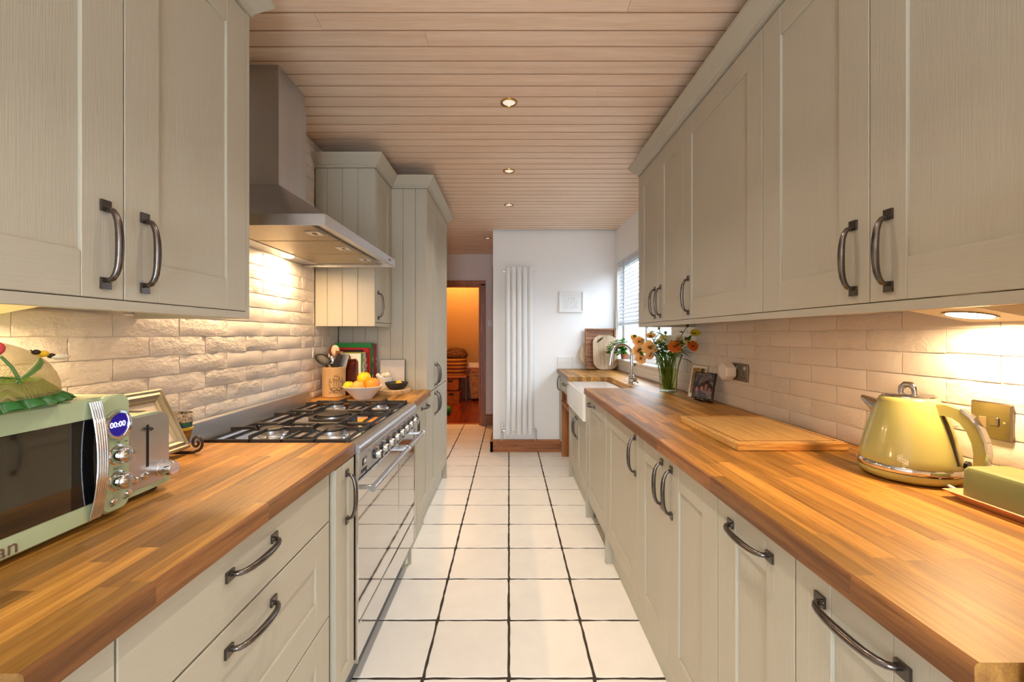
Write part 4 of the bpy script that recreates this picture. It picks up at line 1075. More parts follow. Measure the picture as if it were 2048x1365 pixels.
ph = thing('photo_print', 'white-bordered landscape print leaning on the brick wall behind the slate picture', 'photo', (BR-.03, 2.56, WTZ))
q = Matrix.Translation((BR-.058, 2.50, WTZ+.0005)) @ Matrix.Rotation(R(-74), 4, 'Z') @ Matrix.Rotation(R(-11), 4, 'X')
MB().box(-.062, .062, -.0015, 0, 0, .19).xf(q).build('card', flat((234, 226, 214), .6), ph)
MB().box(-.050, .050, -.0022, -.0014, .022, .176).xf(q).build('image', art('woodland_print', [(40, 30, 20), (120, 90, 30), (190, 150, 60), (90, 110, 120), (220, 150, 110)], 55, (1, 1, .5)), ph)
sl = thing('slate_picture', 'dark slate photo tile with four faint portraits on a black stand', 'picture', (BR-.12, 2.30, WTZ))
q = Matrix.Translation((BR-.10, 2.315, WTZ+.0185)) @ Matrix.Rotation(R(-62), 4, 'Z') @ Matrix.Rotation(R(-14), 4, 'X')
rr = random.Random(3)
ol = []
for k in range(10): ol.append((-.065+.13*k/10, rr.uniform(-.0015, .0015)))
for k in range(11): ol.append((.065+rr.uniform(-.0015, .0015), .148*k/10))
for k in range(10): ol.append((.065-.13*(k+1)/10, .148+rr.uniform(-.0015, .0015)))
for k in range(9): ol.append((-.065+rr.uniform(-.0015, .0015), .148-.148*(k+1)/10))
MB().prism(ol, 1, -.008, 0).xf(q).build('slate', flat((40, 38, 38), .7), sl)
pa = MB().box(-.058, .058, -.0088, -.0078, .006, .142).xf(q).build('print', art('painterly_print', [(24, 30, 44), (48, 62, 92), (70, 58, 62), (120, 110, 108), (60, 50, 54)], 26), sl)
SK = flat((150, 92, 84), .5); HR = flat((34, 26, 28), .5)
for i, (u, v) in enumerate(((-.038, .050), (-.008, .058), (.018, .072), (.040, .052))):
    MB().ball((u, -.0088, v+.010), (.016, .0012, .024), 14, 8).xf(q).build('hair', HR, pa, smooth=60)
    MB().ball((u, -.0094, v), (.0095, .0012, .015), 14, 8).xf(q).build('face', SK, pa, smooth=60)
m = MB()
for dx in (-.03, .03):
    m.box(dx-.004, dx+.004, -.028, .055, -.011, -.002, .002); m.box(dx-.004, dx+.004, -.028, -.018, -.011, .010, .002); m.box(dx-.004, dx+.004, .012, .020, -.011, .07, .002)
m.xf(q).xf(Matrix.Identity(4)); m.build('stand', BLACK, sl)

# ------------------------------------------------------------------ microwave
MX, MY0, MY1, MZ0, MZ1 = -.800, .445, .890, WTZ+.012, 1.158
mw = thing('microwave', 'retro sage green microwave with chrome ribbed handle on the left worktop', 'microwave', (-.97, .67, WTZ))
def rounded_box_x(x0, x1, y0, y1, z0, z1, r, n=4):
    return MB().prism(rrect(y0, y1, z0, z1, r, n), 0, x0, x1)
rounded_box_x(-1.135, MX-.012, MY0, MY1, MZ0, MZ1, .02).build('casing', SAGE, mw, smooth=35)
for y in (MY0+.04, MY1-.04):
    for x in (-1.1, MX-.06): MB().lathe([(0, 0), (.012, 0), (.014, .013), (0, .013)], (x, y, WTZ), 12).build('foot', BLACK, mw)
CPY = .826                                  # control panel from here to MY1
cpm = shell([(rrect(CPY, MY1-.0, MZ0, MZ1, .018), MX-.012), (rrect(CPY, MY1-.0, MZ0, MZ1, .018), MX-.005), (rrect(CPY+.004, MY1-.004, MZ0+.004, MZ1-.004, .016), MX)])
cpm.v = [(p[2], p[0], p[1]) for p in cpm.v]
cp = cpm.build('control_panel', SAGE, mw, smooth=35)
dm = shell([(rrect(MY0, CPY-.002, MZ0, MZ1, .018), MX-.012), (rrect(MY0, CPY-.002, MZ0, MZ1, .018), MX-.004), (rrect(MY0+.004, CPY-.006, MZ0+.004, MZ1-.004, .016), MX+.001)])
dm.v = [(p[2], p[0], p[1]) for p in dm.v]
dr = dm.build('door', SAGE, mw, smooth=35)
MB().box(MX-.003, MX+.0022, MY0+.02, CPY-.004, MZ0+.036, MZ1-.038, .001).build('window', mat('dark_door_glass', srgb(30, 25, 18), .04, coat=1.0, ior=1.9), dr)
MB().box(MX, MX+.0026, CPY-.060, CPY-.004, MZ0+.036, MZ1-.038, .001).build('black_surround', BLACKGLOSS, dr)
# bowed, ribbed chrome handle
hl = MB(); N = 14
for k in range(5):
    yk = .800 + k*.0046
    pts = []
    for i in range(N+1):
        t = i/N; z = MZ0+.006+(MZ1-MZ0-.012)*t; bow = math.sin(PI*t)
        pts.append((MX+.004+.014*bow**.8, yk+.002*bow, z))
    hl.tube(pts, .0027, 8)
hl.build('handle', CHROME, dr, smooth=60)
def disc_x(prof, y, z, x=MX, seg=28): return MB().lathe(prof, (0, 0, 0), seg).xf(Matrix.Translation((x, y, z)) @ Matrix.Rotation(R(90), 4, 'Y'))
YC = .857
rgm = disc_x([(.022, 0), (.0285, 0), (.030, .004), (.0285, .008), (.024, .009), (.022, .004)], YC-.0, 1.098).build('display_ring', CHROME, cp, smooth=50)
ds = disc_x([(0, 0), (.0225, 0), (.0225, .0035), (0, .0035)], YC, 1.098).build('display', mat('blue_display', srgb(14, 10, 60), .1, emit=(.05, .02, .75), emit_s=.22), cp)
put('clock_digits', text_mesh('00:00', .0155, emit_mat('display_digits', (.75, .8, 1), 2.2), .0002), cp, face_matrix((MX+.0040, YC, 1.098), (0, 1, 0), (0, 0, 1)))
for z, rr_ in ((1.036, .0165), (.983, .0165)):
    kb = disc_x([(0, 0), (.021, 0), (.021, .002), (.0175, .003), (.0165, .020), (.0145, .024), (.008, .027), (0, .028)], YC+.002, z).build('dial', CHROME, cp, smooth=45)
    MB().box(MX+.024, MX+.0292, YC+.001, YC+.003, z-.012, z+.012, .0005).build('pointer', flat((120, 120, 118), .3), kb)
    disc_x([(.0205, .0002), (.0235, .0002), (.0235, .0012), (.0205, .0012)], YC+.002, z).build('dial_ring', SAGE_L, kb)
for y, z in ((.849, .945), (.882, .950)): disc_x([(0, 0), (.0065, 0), (.0065, .004), (.005, .006), (0, .0065)], y, z).build('button', CHROME, cp, smooth=45)
TXT = flat((50, 56, 40), .5)
for s_, y, z, sz in (('defrost', .849, 1.055, .0042), ('low', .863, 1.0605, .0042), ('med', .879, 1.0595, .0042), ('timer', YC, 1.0085, .0045), ('start', .849, .936, .0045), ('stop/clear', .880, .9415, .0042)):
    put('lettering', text_mesh(s_, sz, TXT, .0001), cp, face_matrix((MX+.0004, y, z), (0, 1, 0), (0, 0, 1)))
put('maker_name', text_mesh('Swan', .034, flat((150, 120, 110), .25, metal=.6), .0008), dr, face_matrix((MX+.0012, .650, MZ0+.0165), (0, 1, 0), (0, 0, 1)))

# ------------------------------------------------------------------ toaster
to = thing('toaster', 'stainless and sage green toaster with lever and dial beside the microwave', 'toaster', (-.97, .97, WTZ))
TX1, TX0, TY0_, TY1_, TZ0, TZ1 = -.832, -1.09, .905, 1.036, WTZ+.012, 1.098
rounded_box_x(TX0, TX1-.010, TY0_, TY1_, TZ0, TZ1, .026, 6).build('shell', SAGE, to, smooth=35)
rounded_box_x(TX1-.010, TX1, TY0_+.004, TY1_-.006, TZ0+.014, TZ1-.003, .022, 6).build('end_plate', STEEL, to, smooth=35)
rounded_box_x(TX1-.012, TX1-.002, TY0_, TY1_, TZ0, TZ0+.03, .008, 3).build('base_trim', SAGE, to, smooth=35)
MB().box(TX1-.001, TX1+.0008, .9655, .9725, TZ0+.055, TZ1-.024, .0004).build('lever_slot', BLACK, to)
MB().tube([(TX1, .969, 1.066), (TX1+.006, .969, 1.066), (TX1+.010, .969, 1.063)], [.003, .003, .0045], 10).build('lever', BLACK, to, smooth=50)
MB().lathe([(0, 0), (.019, 0), (.019, .004), (.017, .006), (.017, .030), (.015, .032), (0, .032)], (0, 0, 0), 28).xf(Matrix.Translation((TX1, 1.008, TZ0+.040)) @ Matrix.Rotation(R(90), 4, 'Y')).build('browning_dial', CHROME, to, smooth=40)
for y in (.936, .962): MB().lathe([(0, 0), (.0085, 0), (.0085, .003), (.006, .0045), (0, .0045)], (0, 0, 0), 20).xf(Matrix.Translation((TX1, y, TZ0+.034+(y-.936)*.1)) @ Matrix.Rotation(R(90), 4, 'Y')).build('button', CHROME, to, smooth=40)
for y in (.94, 1.0): MB().box(TX0+.03, TX1-.04, y-.012, y+.012, TZ1-.002, TZ1+.0006).build('bread_slot', BLACK, to)
for y in (TY0_+.02, TY1_-.02):
    for x in (TX0+.03, TX1-.03): MB().lathe([(0, 0), (.010, 0), (.010, .013), (0, .013)], (x, y, WTZ), 10).build('foot', BLACK, to)
for k in range(4): MB().box(TX1-.010, TX1+.0012, TY1_-.0035, TY1_+.0015, TZ0+.030+k*.006, TZ0+.034+k*.006, .0005).build('chrome_rib', CHROME, to)

# ------------------------------------------------------------------ photo frame on scroll easel, stacked bowls
fr = thing('framed_photograph', 'champagne moulded photo frame leaning on a dark scroll easel behind the toaster', 'picture frame', (-1.05, 1.2, WTZ))
q = Matrix.Translation((-1.010, 1.20, WTZ+.014)) @ Matrix.Rotation(R(90), 4, 'Z') @ Matrix.Rotation(R(-27), 4, 'X')
fw_, fh = .12, .205; prof_f = [(0, 0), (0, .014), (.006, .018), (.012, .015), (.020, .019), (.028, .013), (.034, .013), (.038, .008), (.038, 0)]
def frame_loop(w_, h, prof):
    m = MB(); k = len(prof); vs_ = []; fs = []
    for sx, sz in ((-1, 0), (1, 0), (1, 1), (-1, 1)):
        for o, d in prof: vs_.append((sx*(w_-o), -d, (o if sz == 0 else h-o)))
    for i in range(4):
        j = (i+1) % 4
        for a in range(k): fs.append((i*k+a, j*k+a, j*k+(a+1) % k, i*k+(a+1) % k))
    m.add(vs_, fs); return m
frame_loop(fw_, fh, prof_f).xf(q).build('moulding', CREAMFRAME, fr)
MB().box(-fw_+.03, fw_-.03, -.006, -.002, .03, fh-.03).xf(q).build('photo', flat((224, 214, 204), .25), fr)
MB().box(-fw_+.008, fw_-.008, -.002, 0, .008, fh-.008).xf(q).build('backing', flat((80, 64, 48), .8), fr)
for yy in (1.10, 1.315):
    e = MB(); pts = [(-1.075, yy, WTZ+.0045), (-.985, yy, WTZ+.0045), (-.972, yy, WTZ+.010)]
    for k in range(22):
        a = -PI/2 + k*.42; r_ = .026*(1-k/26)
        pts.append((-.972 + r_*math.cos(a)*.8 - .004, yy, WTZ+.034 + r_*math.sin(a)))
    e.tube(pts, .0042, 8)
    e.tube([(-1.075, yy, WTZ+.0045), (-1.12, yy, WTZ+.13)], .004, 8)
    e.build('easel_scroll', flat((48, 34, 26), .4), fr, smooth=60)

def bowl(name, label, c, prof, mats, seg=36):
    t = thing(name, label, 'bowl', c, None)
    return t
SPECK = mat('speckled_cream_glaze', srgb(222, 206, 178), .35, col2=srgb(96, 76, 60), noise_scale=130, detail=1)
TEAL = mat('teal_glaze', srgb(30, 120, 112), .2, col2=srgb(10, 60, 70), noise_scale=60)
AMBER = mat('amber_glaze', srgb(150, 110, 30), .2, col2=srgb(60, 40, 60), noise_scale=50)
BXC, BYC = -1.092, 1.395
lb = thing('small_bowl', 'small amber and purple glazed bowl at the bottom of the stack by the hob', 'bowl', (BXC, BYC, WTZ))
MB().lathe([(0, 0), (.022, 0), (.023, .004), (.030, .03), (.037, .062), (.035, .063), (.028, .032), (.018, .009), (0, .008)], (BXC, BYC, WTZ), 32).build('bowl_wall', AMBER, lb, smooth=50)
MB().lathe([(.0372, .056), (.0385, .062), (.036, .066), (.0345, .062)], (BXC, BYC, WTZ), 32).build('rim', flat((206, 170, 40), .25), lb, smooth=50)
ub = thing('small_bowl', 'small speckled cream and teal bowl on top of the stack by the hob', 'bowl', (BXC, BYC, WTZ+.05))
MB().lathe([(0, .0105), (.016, .0105), (.024, .036), (.0335, .066), (.036, .083), (.0345, .083), (.030, .07), (0, .05)], (BXC, BYC, WTZ), 32).build('bowl_base', TEAL, ub, smooth=50)
MB().lathe([(.0362, .083), (.0385, .110), (.0365, .112), (.034, .083)], (BXC, BYC, WTZ), 32).build('bowl_band', SPECK, ub, smooth=50)

# ------------------------------------------------------------------ mesh food cover on the microwave
fc = thing('food_cover', 'gauze food cover with green frill and embroidered flower and bee on the microwave', 'food cover', (-.965, .66, MZ1))
FX, FY, FR, FH = -.965, .655, .185, .105
def gauze():
    t = NT('beige_gauze'); tr = t.n('ShaderNodeBsdfTransparent'); df_ = t.n('ShaderNodeBsdfDiffuse'); df_.inputs[0].default_value = srgb(160, 142, 98)
    tc = t.n('ShaderNodeTexCoord'); ck_ = t.n('ShaderNodeTexWave'); ck_.inputs['Scale'].default_value = 240; ck_.bands_direction = 'X'
    c2 = t.n('ShaderNodeTexWave'); c2.inputs['Scale'].default_value = 240; c2.bands_direction = 'Y'
    t.l(tc.outputs['Object'], ck_.inputs[0]); t.l(tc.outputs['Object'], c2.inputs[0])
    mxm = t.n('ShaderNodeMath', operation='MAXIMUM'); t.l(ck_.outputs['Fac'], mxm.inputs[0]); t.l(c2.outputs['Fac'], mxm.inputs[1])
    rm = t.n('ShaderNodeMapRange'); rm.inputs['From Min'].default_value = .4; rm.inputs['From Max'].default_value = .9; rm.inputs['To Min'].default_value = .15; rm.inputs['To Max'].default_value = .75
    t.l(mxm.outputs[0], rm.inputs['Value'])
    mx = t.n('ShaderNodeMixShader'); t.l(rm.outputs[0], mx.inputs[0]); t.l(tr.outputs[0], mx.inputs[1]); t.l(df_.outputs[0], mx.inputs[2])
    t.l(mx.outputs[0], t.t.nodes['Material Output'].inputs['Surface']); return t.mat
def dome(a, s, lift=0.0):
    r = FR*math.cos(s*PI/2)**.75; z = FH*math.sin(s*PI/2)**.9
    return Vector((FX+(r+lift)*math.cos(a), FY+(r+lift)*math.sin(a), MZ1+.018+z+lift))
MB().grid(lambda u, v: dome(u*2*PI, min(v, .9999)), 48, 10, closed_u=True).build('gauze', gauze(), fc, smooth=60)
def frill(u, v):
    a = u*2*PI; wv = math.sin(a*34)*.007*v
    r = FR-.010+.022*v + wv
    return (FX+r*math.cos(a), FY+r*math.sin(a), MZ1+.024-.020*v+.003*math.sin(a*34+1)*v)
MB().grid(frill, 272, 3, closed_u=True).build('frill', mat('green_satin', srgb(40, 104, 44), .35), fc, smooth=60)
def frill2(u, v):
    a = u*2*PI; r = FR-.004-.022*v + math.sin(a*40)*.002
    return (FX+r*math.cos(a), FY+r*math.sin(a), MZ1+.0225+.020*v)
MB().grid(frill2, 240, 2, closed_u=True).build('ruffle_band', mat('lime_satin', srgb(132, 168, 40), .4), fc, smooth=60)
MB().lathe([(FR-.004, .001), (FR+.002, .004), (FR-.002, .008), (FR-.008, .004)], (FX, FY, MZ1), 48).build('wire_rim', flat((60, 110, 60)), fc)
st = MB(); st.tube([dome(.10, s, .002) for s in (.12, .2, .3, .42)] , .0022, 6); st.tube([dome(.12-.14*k, .16+.03*k, .003) for k in range(5)], [.001, .006, .008, .006, .001], 6, flat=.3)
st.tube([dome(.05+.12*k, .13+.06*k, .003) for k in range(5)], [.001, .006, .008, .006, .001], 6, flat=.3)
st.build('embroidered_stem', flat((76, 112, 50), .6), fc, smooth=60)
fl_ = MB()
for k in range(5):
    a = k*2*PI/5; c0 = dome(.02, .50, .006)
    fl_.ball((c0.x, c0.y+.013*math.cos(a), c0.z+.013*math.sin(a)), (.007, .011, .011), 10, 6)
fl_.build('embroidered_flower', flat((214, 74, 76), .6), fc, smooth=60)
be = MB()
c0 = dome(.62, .44, .004)
for k, (o, r_) in enumerate(((0, .006), (.010, .0075), (.021, .006))): be.ball((c0.x+.2*o, c0.y+o, c0.z-.35*o), (r_, r_*1.1, r_*.8), 10, 6, m=k % 2)
be.tube([(c0.x, c0.y-.004, c0.z), (c0.x+.004, c0.y-.012, c0.z+.004)], .0012, 5)
be.build('embroidered_bee', [flat((48, 36, 22), .6), flat((224, 178, 30), .6)], fc, smooth=60)
wg = MB(); wg.ball((c0.x+.008, c0.y+.034, c0.z-.010), (.006, .017, .005), 10, 6); wg.build('bee_wing', flat((226, 214, 186), .5), fc, smooth=60)

# ------------------------------------------------------------------ objects beyond the hob: utensil crock
CX, CY_ = -1.058, 2.545
cr = thing('utensil_crock', 'stoneware crock printed KITCHEN UTENSILS beside the hob', 'crock', (CX, CY_, WTZ))
STONE = mat('salt_glaze_stoneware', srgb(206, 170, 118), .35, noise_amt=.06, noise_scale=14)
MB().lathe([(0, 0), (.062, 0), (.066, .004), (.067, .170), (.069, .174), (.069, .178), (.064, .180), (.0615, .176), (.0605, .012), (0, .010)], (CX, CY_, WTZ), 40).build('pot', STONE, cr, smooth=40)
pd = Vector((-CX*.62, -CY_, 0)).normalized(); pr_ = Vector((-pd.y, pd.x, 0))
pa_ = math.atan2(pd.y, pd.x) + .34
def on_pot(ang, z, r=.0675): return Vector((CX+r*math.cos(pa_+ang), CY_+r*math.sin(pa_+ang), WTZ+z))
PRINT = flat((46, 38, 30), .6)
def pot_word(body, size, z, arc=0.0, spread=1.0):
    n = len(body)
    for i, chh in enumerate(body):
        t = (i-(n-1)/2); ang = t*size*.72*spread/.0675
        zz = z - arc*(t/((n-1)/2))**2 if n > 1 else z
        nrm = Vector((math.cos(pa_+ang), math.sin(pa_+ang), 0)); rt = Vector((-nrm.y, nrm.x, 0))
        tilt = -arc*2*t/((n-1)/2)**2*6 if arc else 0
        up = Vector((0, 0, 1)) - rt*0
        if arc: up = (Vector((0, 0, 1)) + rt*(t*.16)).normalized(); rt2 = up.cross(nrm)
        else: rt2 = rt
        put('lettering', text_mesh(chh, size, PRINT, .0002), cr, face_matrix(on_pot(ang, zz), rt2, up))
pot_word('KITCHEN', .0165, .128, .034, .80)
pot_word('UTENSILS', .0150, .030, 0, .95)
em = MB()
def ep(x, z): return on_pot(x*1.35/.0675, .050+(z-.050)*1.30, .0676)
for dx in (-.010, 0, .010):
    em.tube([ep(dx, .062), ep(dx, .088)], .0009, 5)
    em.tube([ep(dx+.0035*math.cos(a), .092+.006*math.sin(a)) for a in [k*PI/5 for k in range(11)]], .0009, 5)
for s in (-1, 1):
    em.tube([ep(s*(.022+.008*math.sin(t*2.6)), .050+.05*t) for t in [k/8 for k in range(9)]], .0012, 5)
    em.tube([ep(s*(.004+.022*t), .048-.004*math.sin(t*6)) for t in [k/8 for k in range(9)]], .0012, 5)
    em.tube([ep(s*(.012+.012*math.cos(a)), .050+.008*math.sin(a)) for a in [k*PI/5 for k in range(11)]], .0010, 5)
em.build('printed_emblem', PRINT, cr)
# utensils (each stands in the crock)
def ut(name, label, bx, by, tx_, ty_, tz, mt, r=.004, z0=.014):
    t = thing(name, label, 'utensil', (CX+bx, CY_+by, WTZ+z0), 'utensils in the crock')
    MB().tube([(CX+bx, CY_+by, WTZ+z0), (CX+tx_, CY_+ty_, WTZ+tz)], [r, r*1.15], 8).build('shaft', mt, t, smooth=50)
    return t, Vector((CX+tx_, CY_+ty_, WTZ+tz)), (Vector((tx_-bx, ty_-by, tz-z0))).normalized()
BLK = flat((28, 24, 22), .45)
t, p, d = ut('skimmer', 'black perforated skimmer leaning left out of the crock', .02, -.01, -.030, -.045, .205, BLK)
q = Matrix.Translation(p + Vector((-.014, -.008, .022))) @ Matrix.Rotation(R(28), 4, 'Y') @ Matrix.Rotation(R(62), 4, 'X')
sk_ = MB(); sk_.ball((0, 0, 0), (.050, .030, .006), 24, 8); sk_.xf(q).build('blade', BLK, t, smooth=60)
ho = MB()
for i in range(-3, 4):
    for j in range(-1, 2):
        ho.lathe([(0, 0), (.0011, 0), (.0011, .0012), (0, .0012)], (i*.011+(j % 2)*.005, j*.012, .0052), 8)
ho.xf(q).build('perforation', flat((96, 86, 76), .6), t)
t, p, d = ut('wooden_spoon', 'pale wooden spoon with round bowl standing at the back of the crock', .0, .02, -.004, .03, .255, PALEWOOD, .005)
MB().ball((p.x, p.y-.002, p.z+.022), (.026, .008, .034), 16, 10).build('spoon_bowl', PALEWOOD, t, smooth=60)
t, p, d = ut('dark_spoon', 'dark wooden spoon behind the pale one in the crock', -.02, .03, -.022, .04, .25, MAHOG, .005)
MB().ball((p.x-.004, p.y, p.z+.018), (.022, .007, .032), 16, 10).build('spoon_bowl', MAHOG, t, smooth=60)
t, p, d = ut('wooden_spatula', 'brown square-ended wooden spatula in the crock', .01, .01, .020, .012, .205, PINE_V, .006)
MB().box(-.024, .024, -.004, .004, -.02, .070, .003).xf(Matrix.Translation(p) @ Matrix.Rotation(R(8), 4, 'Y')).build('blade', wood('spatula_wood', srgb(150, 100, 56), srgb(104, 62, 30), 2), t)
t, p, d = ut('black_spatula', 'long black nylon spatula leaning right in the crock', -.02, -.02, .040, -.040, .222, BLK, .006)
MB().box(-.017, .017, -.003, .003, -.062, .046, .003).xf(Matrix.Translation(p + Vector((-.004, 0, -.005))) @ Matrix.Rotation(R(26), 4, 'Y')).build('blade', BLK, t)
t, p, d = ut('steel_ladle', 'stainless steel ladle in the front of the crock', .0, -.02, .004, -.030, .20, STEEL_Z, .004)
MB().ball((p.x-.004, p.y+.004, p.z+.018), (.022, .016, .034), 18, 10).build('ladle_bowl', MIRROR, t, smooth=60)
t, p, d = ut('fish_slice', 'grey metal fish slice at the right of the crock', .02, .02, .050, .000, .19, STEEL_Z, .004)
MB().box(-.026, .026, -.0015, .0015, -.03, .070, .001).xf(Matrix.Translation(p) @ Matrix.Rotation(R(14), 4, 'Y')).build('blade', STEEL_Z, t)
t, p, d = ut('whisk', 'coiled wire whisk at the right edge of the crock', .03, .01, .068, .02, .20, STEEL_Z, .004)
wk = MB()
for k in range(6):
    a = k*PI/6
    wk.tube([(p.x+.017*math.sin(PI*i/12)*math.cos(a)+.012*i/12, p.y+.017*math.sin(PI*i/12)*math.sin(a), p.z+.055*i/12) for i in range(13)], .0012, 5)
    wk.tube([(p.x-.017*math.sin(PI*i/12)*math.cos(a)+.012*i/12, p.y-.017*math.sin(PI*i/12)*math.sin(a), p.z+.055*i/12) for i in range(13)], .0012, 5)
wk.build('wire_loops', flat((50, 44, 40), .4, metal=.8), t, smooth=60)
for i, (x, y, lab, mt) in enumerate(((-.040, -.010, 'short wooden-handled knife at the left of the crock', PINE_V), (-.022, -.034, 'orange-wood handled peeler at the front left of the crock', BAMBOO))):
    t, p, d = ut(('paring_knife', 'vegetable_peeler')[i], lab, x*.8, y, x, y, .186, mt, .006)
    MB().lathe([(.0062, 0), (.0072, .002), (.0068, .010), (0, .012)], tuple(p), 12).build('butt', mt, t, smooth=50)

# ------------------------------------------------------------------ dark tray, cookbooks, slab
hbx = thing('serving_board', 'dark red-brown rounded serving board propped between crock and books', 'board', (-.955, 2.60, WTZ))
q = Matrix.Translation((-.998, 2.628, WTZ)) @ Matrix.Rotation(R(-4), 4, 'X')
MB().prism(rrect(-.055, .055, 0, .222, .022), 1, -.012, 0).xf(q).build('board', MAHOG, hbx)
frm = shell([(rrect(-.055, .055, 0, .222, .022), .012), (rrect(-.054, .054, .001, .221, .021), .020), (rrect(-.045, .045, .010, .212, .016), .020), (rrect(-.043, .043, .012, .210, .015), .0125)])
frm.v = [(x, -z, y) for x, y, z in frm.v]; frm.xf(q).build('raised_rim', MAHOG, hbx)
books = [('thin white cookbook with a small round motif, frontmost of the row', .014, .255, .205, (232, 226, 214), (70, 160, 90)),
         ('thin green-spined cookbook behind the white one', .018, .258, .205, (70, 165, 95), (70, 165, 95)),
         ('purple and white spined cookbook in the row', .022, .258, .206, (92, 54, 92), (206, 190, 196)),
         ('yellow-spined cookbook in the row', .018, .26, .206, (226, 176, 30), (226, 176, 30)),
         ('blue-spined cookbook in the row', .018, .26, .205, (92, 152, 180), (92, 152, 180)),
         ('dark spined cookbook in the row', .014, .258, .205, (70, 48, 44), (70, 48, 44)),
         ('large red cookbook standing behind the smaller books', .028, .288, .228, (200, 28, 32), (200, 28, 32)),
         ('tall green cookbook, tallest in the row', .030, .318, .236, (22, 130, 58), (28, 140, 90)),
         ('slim red-brown cookbook at the back of the row against the cupboard', .018, .314, .242, (150, 40, 52), (150, 40, 52))]
yb_ = 2.634
for i, (lab, th, h, wd, cc, cs) in enumerate(books):
    x1 = -.925 + (0 if i < 6 else (.012 if i == 6 else .022 if i == 7 else .036)); x0 = -1.148 if i > 5 else x1-wd
    t = thing('book', lab, 'book', ((x0+x1)/2, yb_+th/2, WTZ), 'cookbooks beside the hob')
    cvr = flat(cc, .4)
    MB().box(x0, x1, yb_, yb_+.0025, WTZ, WTZ+h, .0006).build('front_cover', cvr, t)
    MB().box(x0, x1, yb_+th-.0028, yb_+th-.0003, WTZ, WTZ+h, .0006).build('back_cover', cvr, t)
    MB().box(x1-.003, x1+.0006, yb_, yb_+th-.0003, WTZ, WTZ+h, .0008).build('spine', flat(cs, .4), t)
    MB().box(x0+.004, x1-.003, yb_+.0026, yb_+th-.003, WTZ+.003, WTZ+h-.004).build('pages', flat((236, 228, 208), .8), t)
    if i == 0:
        rn = MB().lathe([(.009, 0), (.011, 0), (.011, .001), (.009, .001)], (0, 0, 0), 20); rn.lathe([(0, 0), (.004, 0), (.004, .001), (0, .001)], (0, 0, 0), 6)
        rn.xf(Matrix.Translation((x1-.036, yb_, WTZ+.215)) @ Matrix.Rotation(R(90), 4, 'X')).build('printed_motif', flat((120, 130, 50)), t)
    if i in (1, 2, 3, 4, 5, 7, 8):
        for kk in range(5): MB().box(x1+.0005, x1+.0011, yb_+th*.3, yb_+th*.7, WTZ+.05+kk*.038, WTZ+.05+kk*.038+.02).build('spine_print', flat(((240, 236, 226), (230, 60, 50), (40, 36, 36), (236, 210, 90))[(i+kk) % 4], .5), t)
    if i == 6:
        MB().box(x0+.04, x1-.035, yb_-.0006, yb_, WTZ+h-.055, WTZ+h-.012).build('title_band', flat((50, 22, 20), .5), t)
    yb_ += th + .0012
sb_ = thing('marble_slab', 'pale rectangular slab with dark edge leaning on the cupboard side', 'board', (-.79, 2.84, WTZ))
q = Matrix.Translation((-.785, 2.838, WTZ)) @ Matrix.Rotation(R(-2.5), 4, 'X')
MB().box(-.083, .083, -.010, 0, 0, .205, .001).xf(q).build('slab', mat('pale_grey_stone', srgb(206, 198, 190), .5, noise_amt=.06, noise_scale=20), sb_)
MB().box(-.0845, -.083, -.011, .001, 0, .206).xf(q).build('edge_band', flat((60, 56, 52)), sb_); MB().box(.083, .0850, -.011, .001, 0, .206).xf(q).build('edge_band', flat((60, 56, 52)), sb_); MB().box(-.083, .083, -.011, .001, .205, .2065).xf(q).build('edge_band', flat((60, 56, 52)), sb_)

# ------------------------------------------------------------------ fruit bowl with fruit
GX, GY = -.852, 2.462
fb = thing('fruit_bowl', 'wide white bowl of citrus fruit on the worktop beyond the hob', 'bowl', (GX, GY, WTZ))
MB().lathe([(0, .0), (.050, 0), (.052, .004), (.075, .028), (.103, .060), (.116, .072), (.117, .075), (.113, .076), (.098, .064), (.068, .032), (.045, .010), (0, .008)], (GX, GY, WTZ), 48).build('bowl_wall', CERAMIC, fb, smooth=45)
ORANGE = mat('orange_peel', srgb(244, 150, 40), .4, bump=.25, bump_scale=180, noise_amt=.12, noise_scale=20)
PEACHO = mat('pale_orange_peel', srgb(248, 166, 76), .4, bump=.25, bump_scale=180, noise_amt=.1, noise_scale=20)
LEMON = mat('lemon_peel', srgb(250, 196, 24), .4, bump=.2, bump_scale=150)
def fruit(name, label, c, r, mt, ax=1.0):
    t = thing(name, label, 'fruit', c, 'citrus in the fruit bowl')
    MB().ball(c, (r, r, r*ax), 24, 14, warp=lambda p: 1 - .05*max(0, p.z)**8 - .03*max(0, -p.z)**6).build('peel', mt, t, smooth=70)
    MB().lathe([(0, 0), (.004, 0), (.003, .002), (0, .0025)], (c[0]+.01, c[1]-.012, c[2]+r*ax*.93), 8).build('stem_button', flat((96, 104, 40)), t)
fruit('orange', 'pale orange at the front centre of the fruit bowl', (GX-.018, GY-.028, WTZ+.070), .040, PEACHO)
fruit('orange', 'orange at the right of the fruit bowl with a pink sticker', (GX+.058, GY-.010, WTZ+.083), .042, ORANGE)
fruit('lemon', 'small lemon at the left of the fruit bowl', (GX-.080, GY-.012, WTZ+.074), .031, LEMON, .95)
fruit('lemon', 'large yellow lemon on top of the fruit pile', (GX-.005, GY+.030, WTZ+.115), .040, LEMON, .98)
o_ = MB().ball((GX+.094, GY-.028, WTZ+.090), (.006, .008, .010), 10, 6).build('fruit_sticker', flat((236, 130, 150), .4))
par = [o for o in C.objects if o.get('label', '').startswith('orange at the right')][0]; o_.parent = par; o_.matrix_parent_inverse = W[par].inverted()

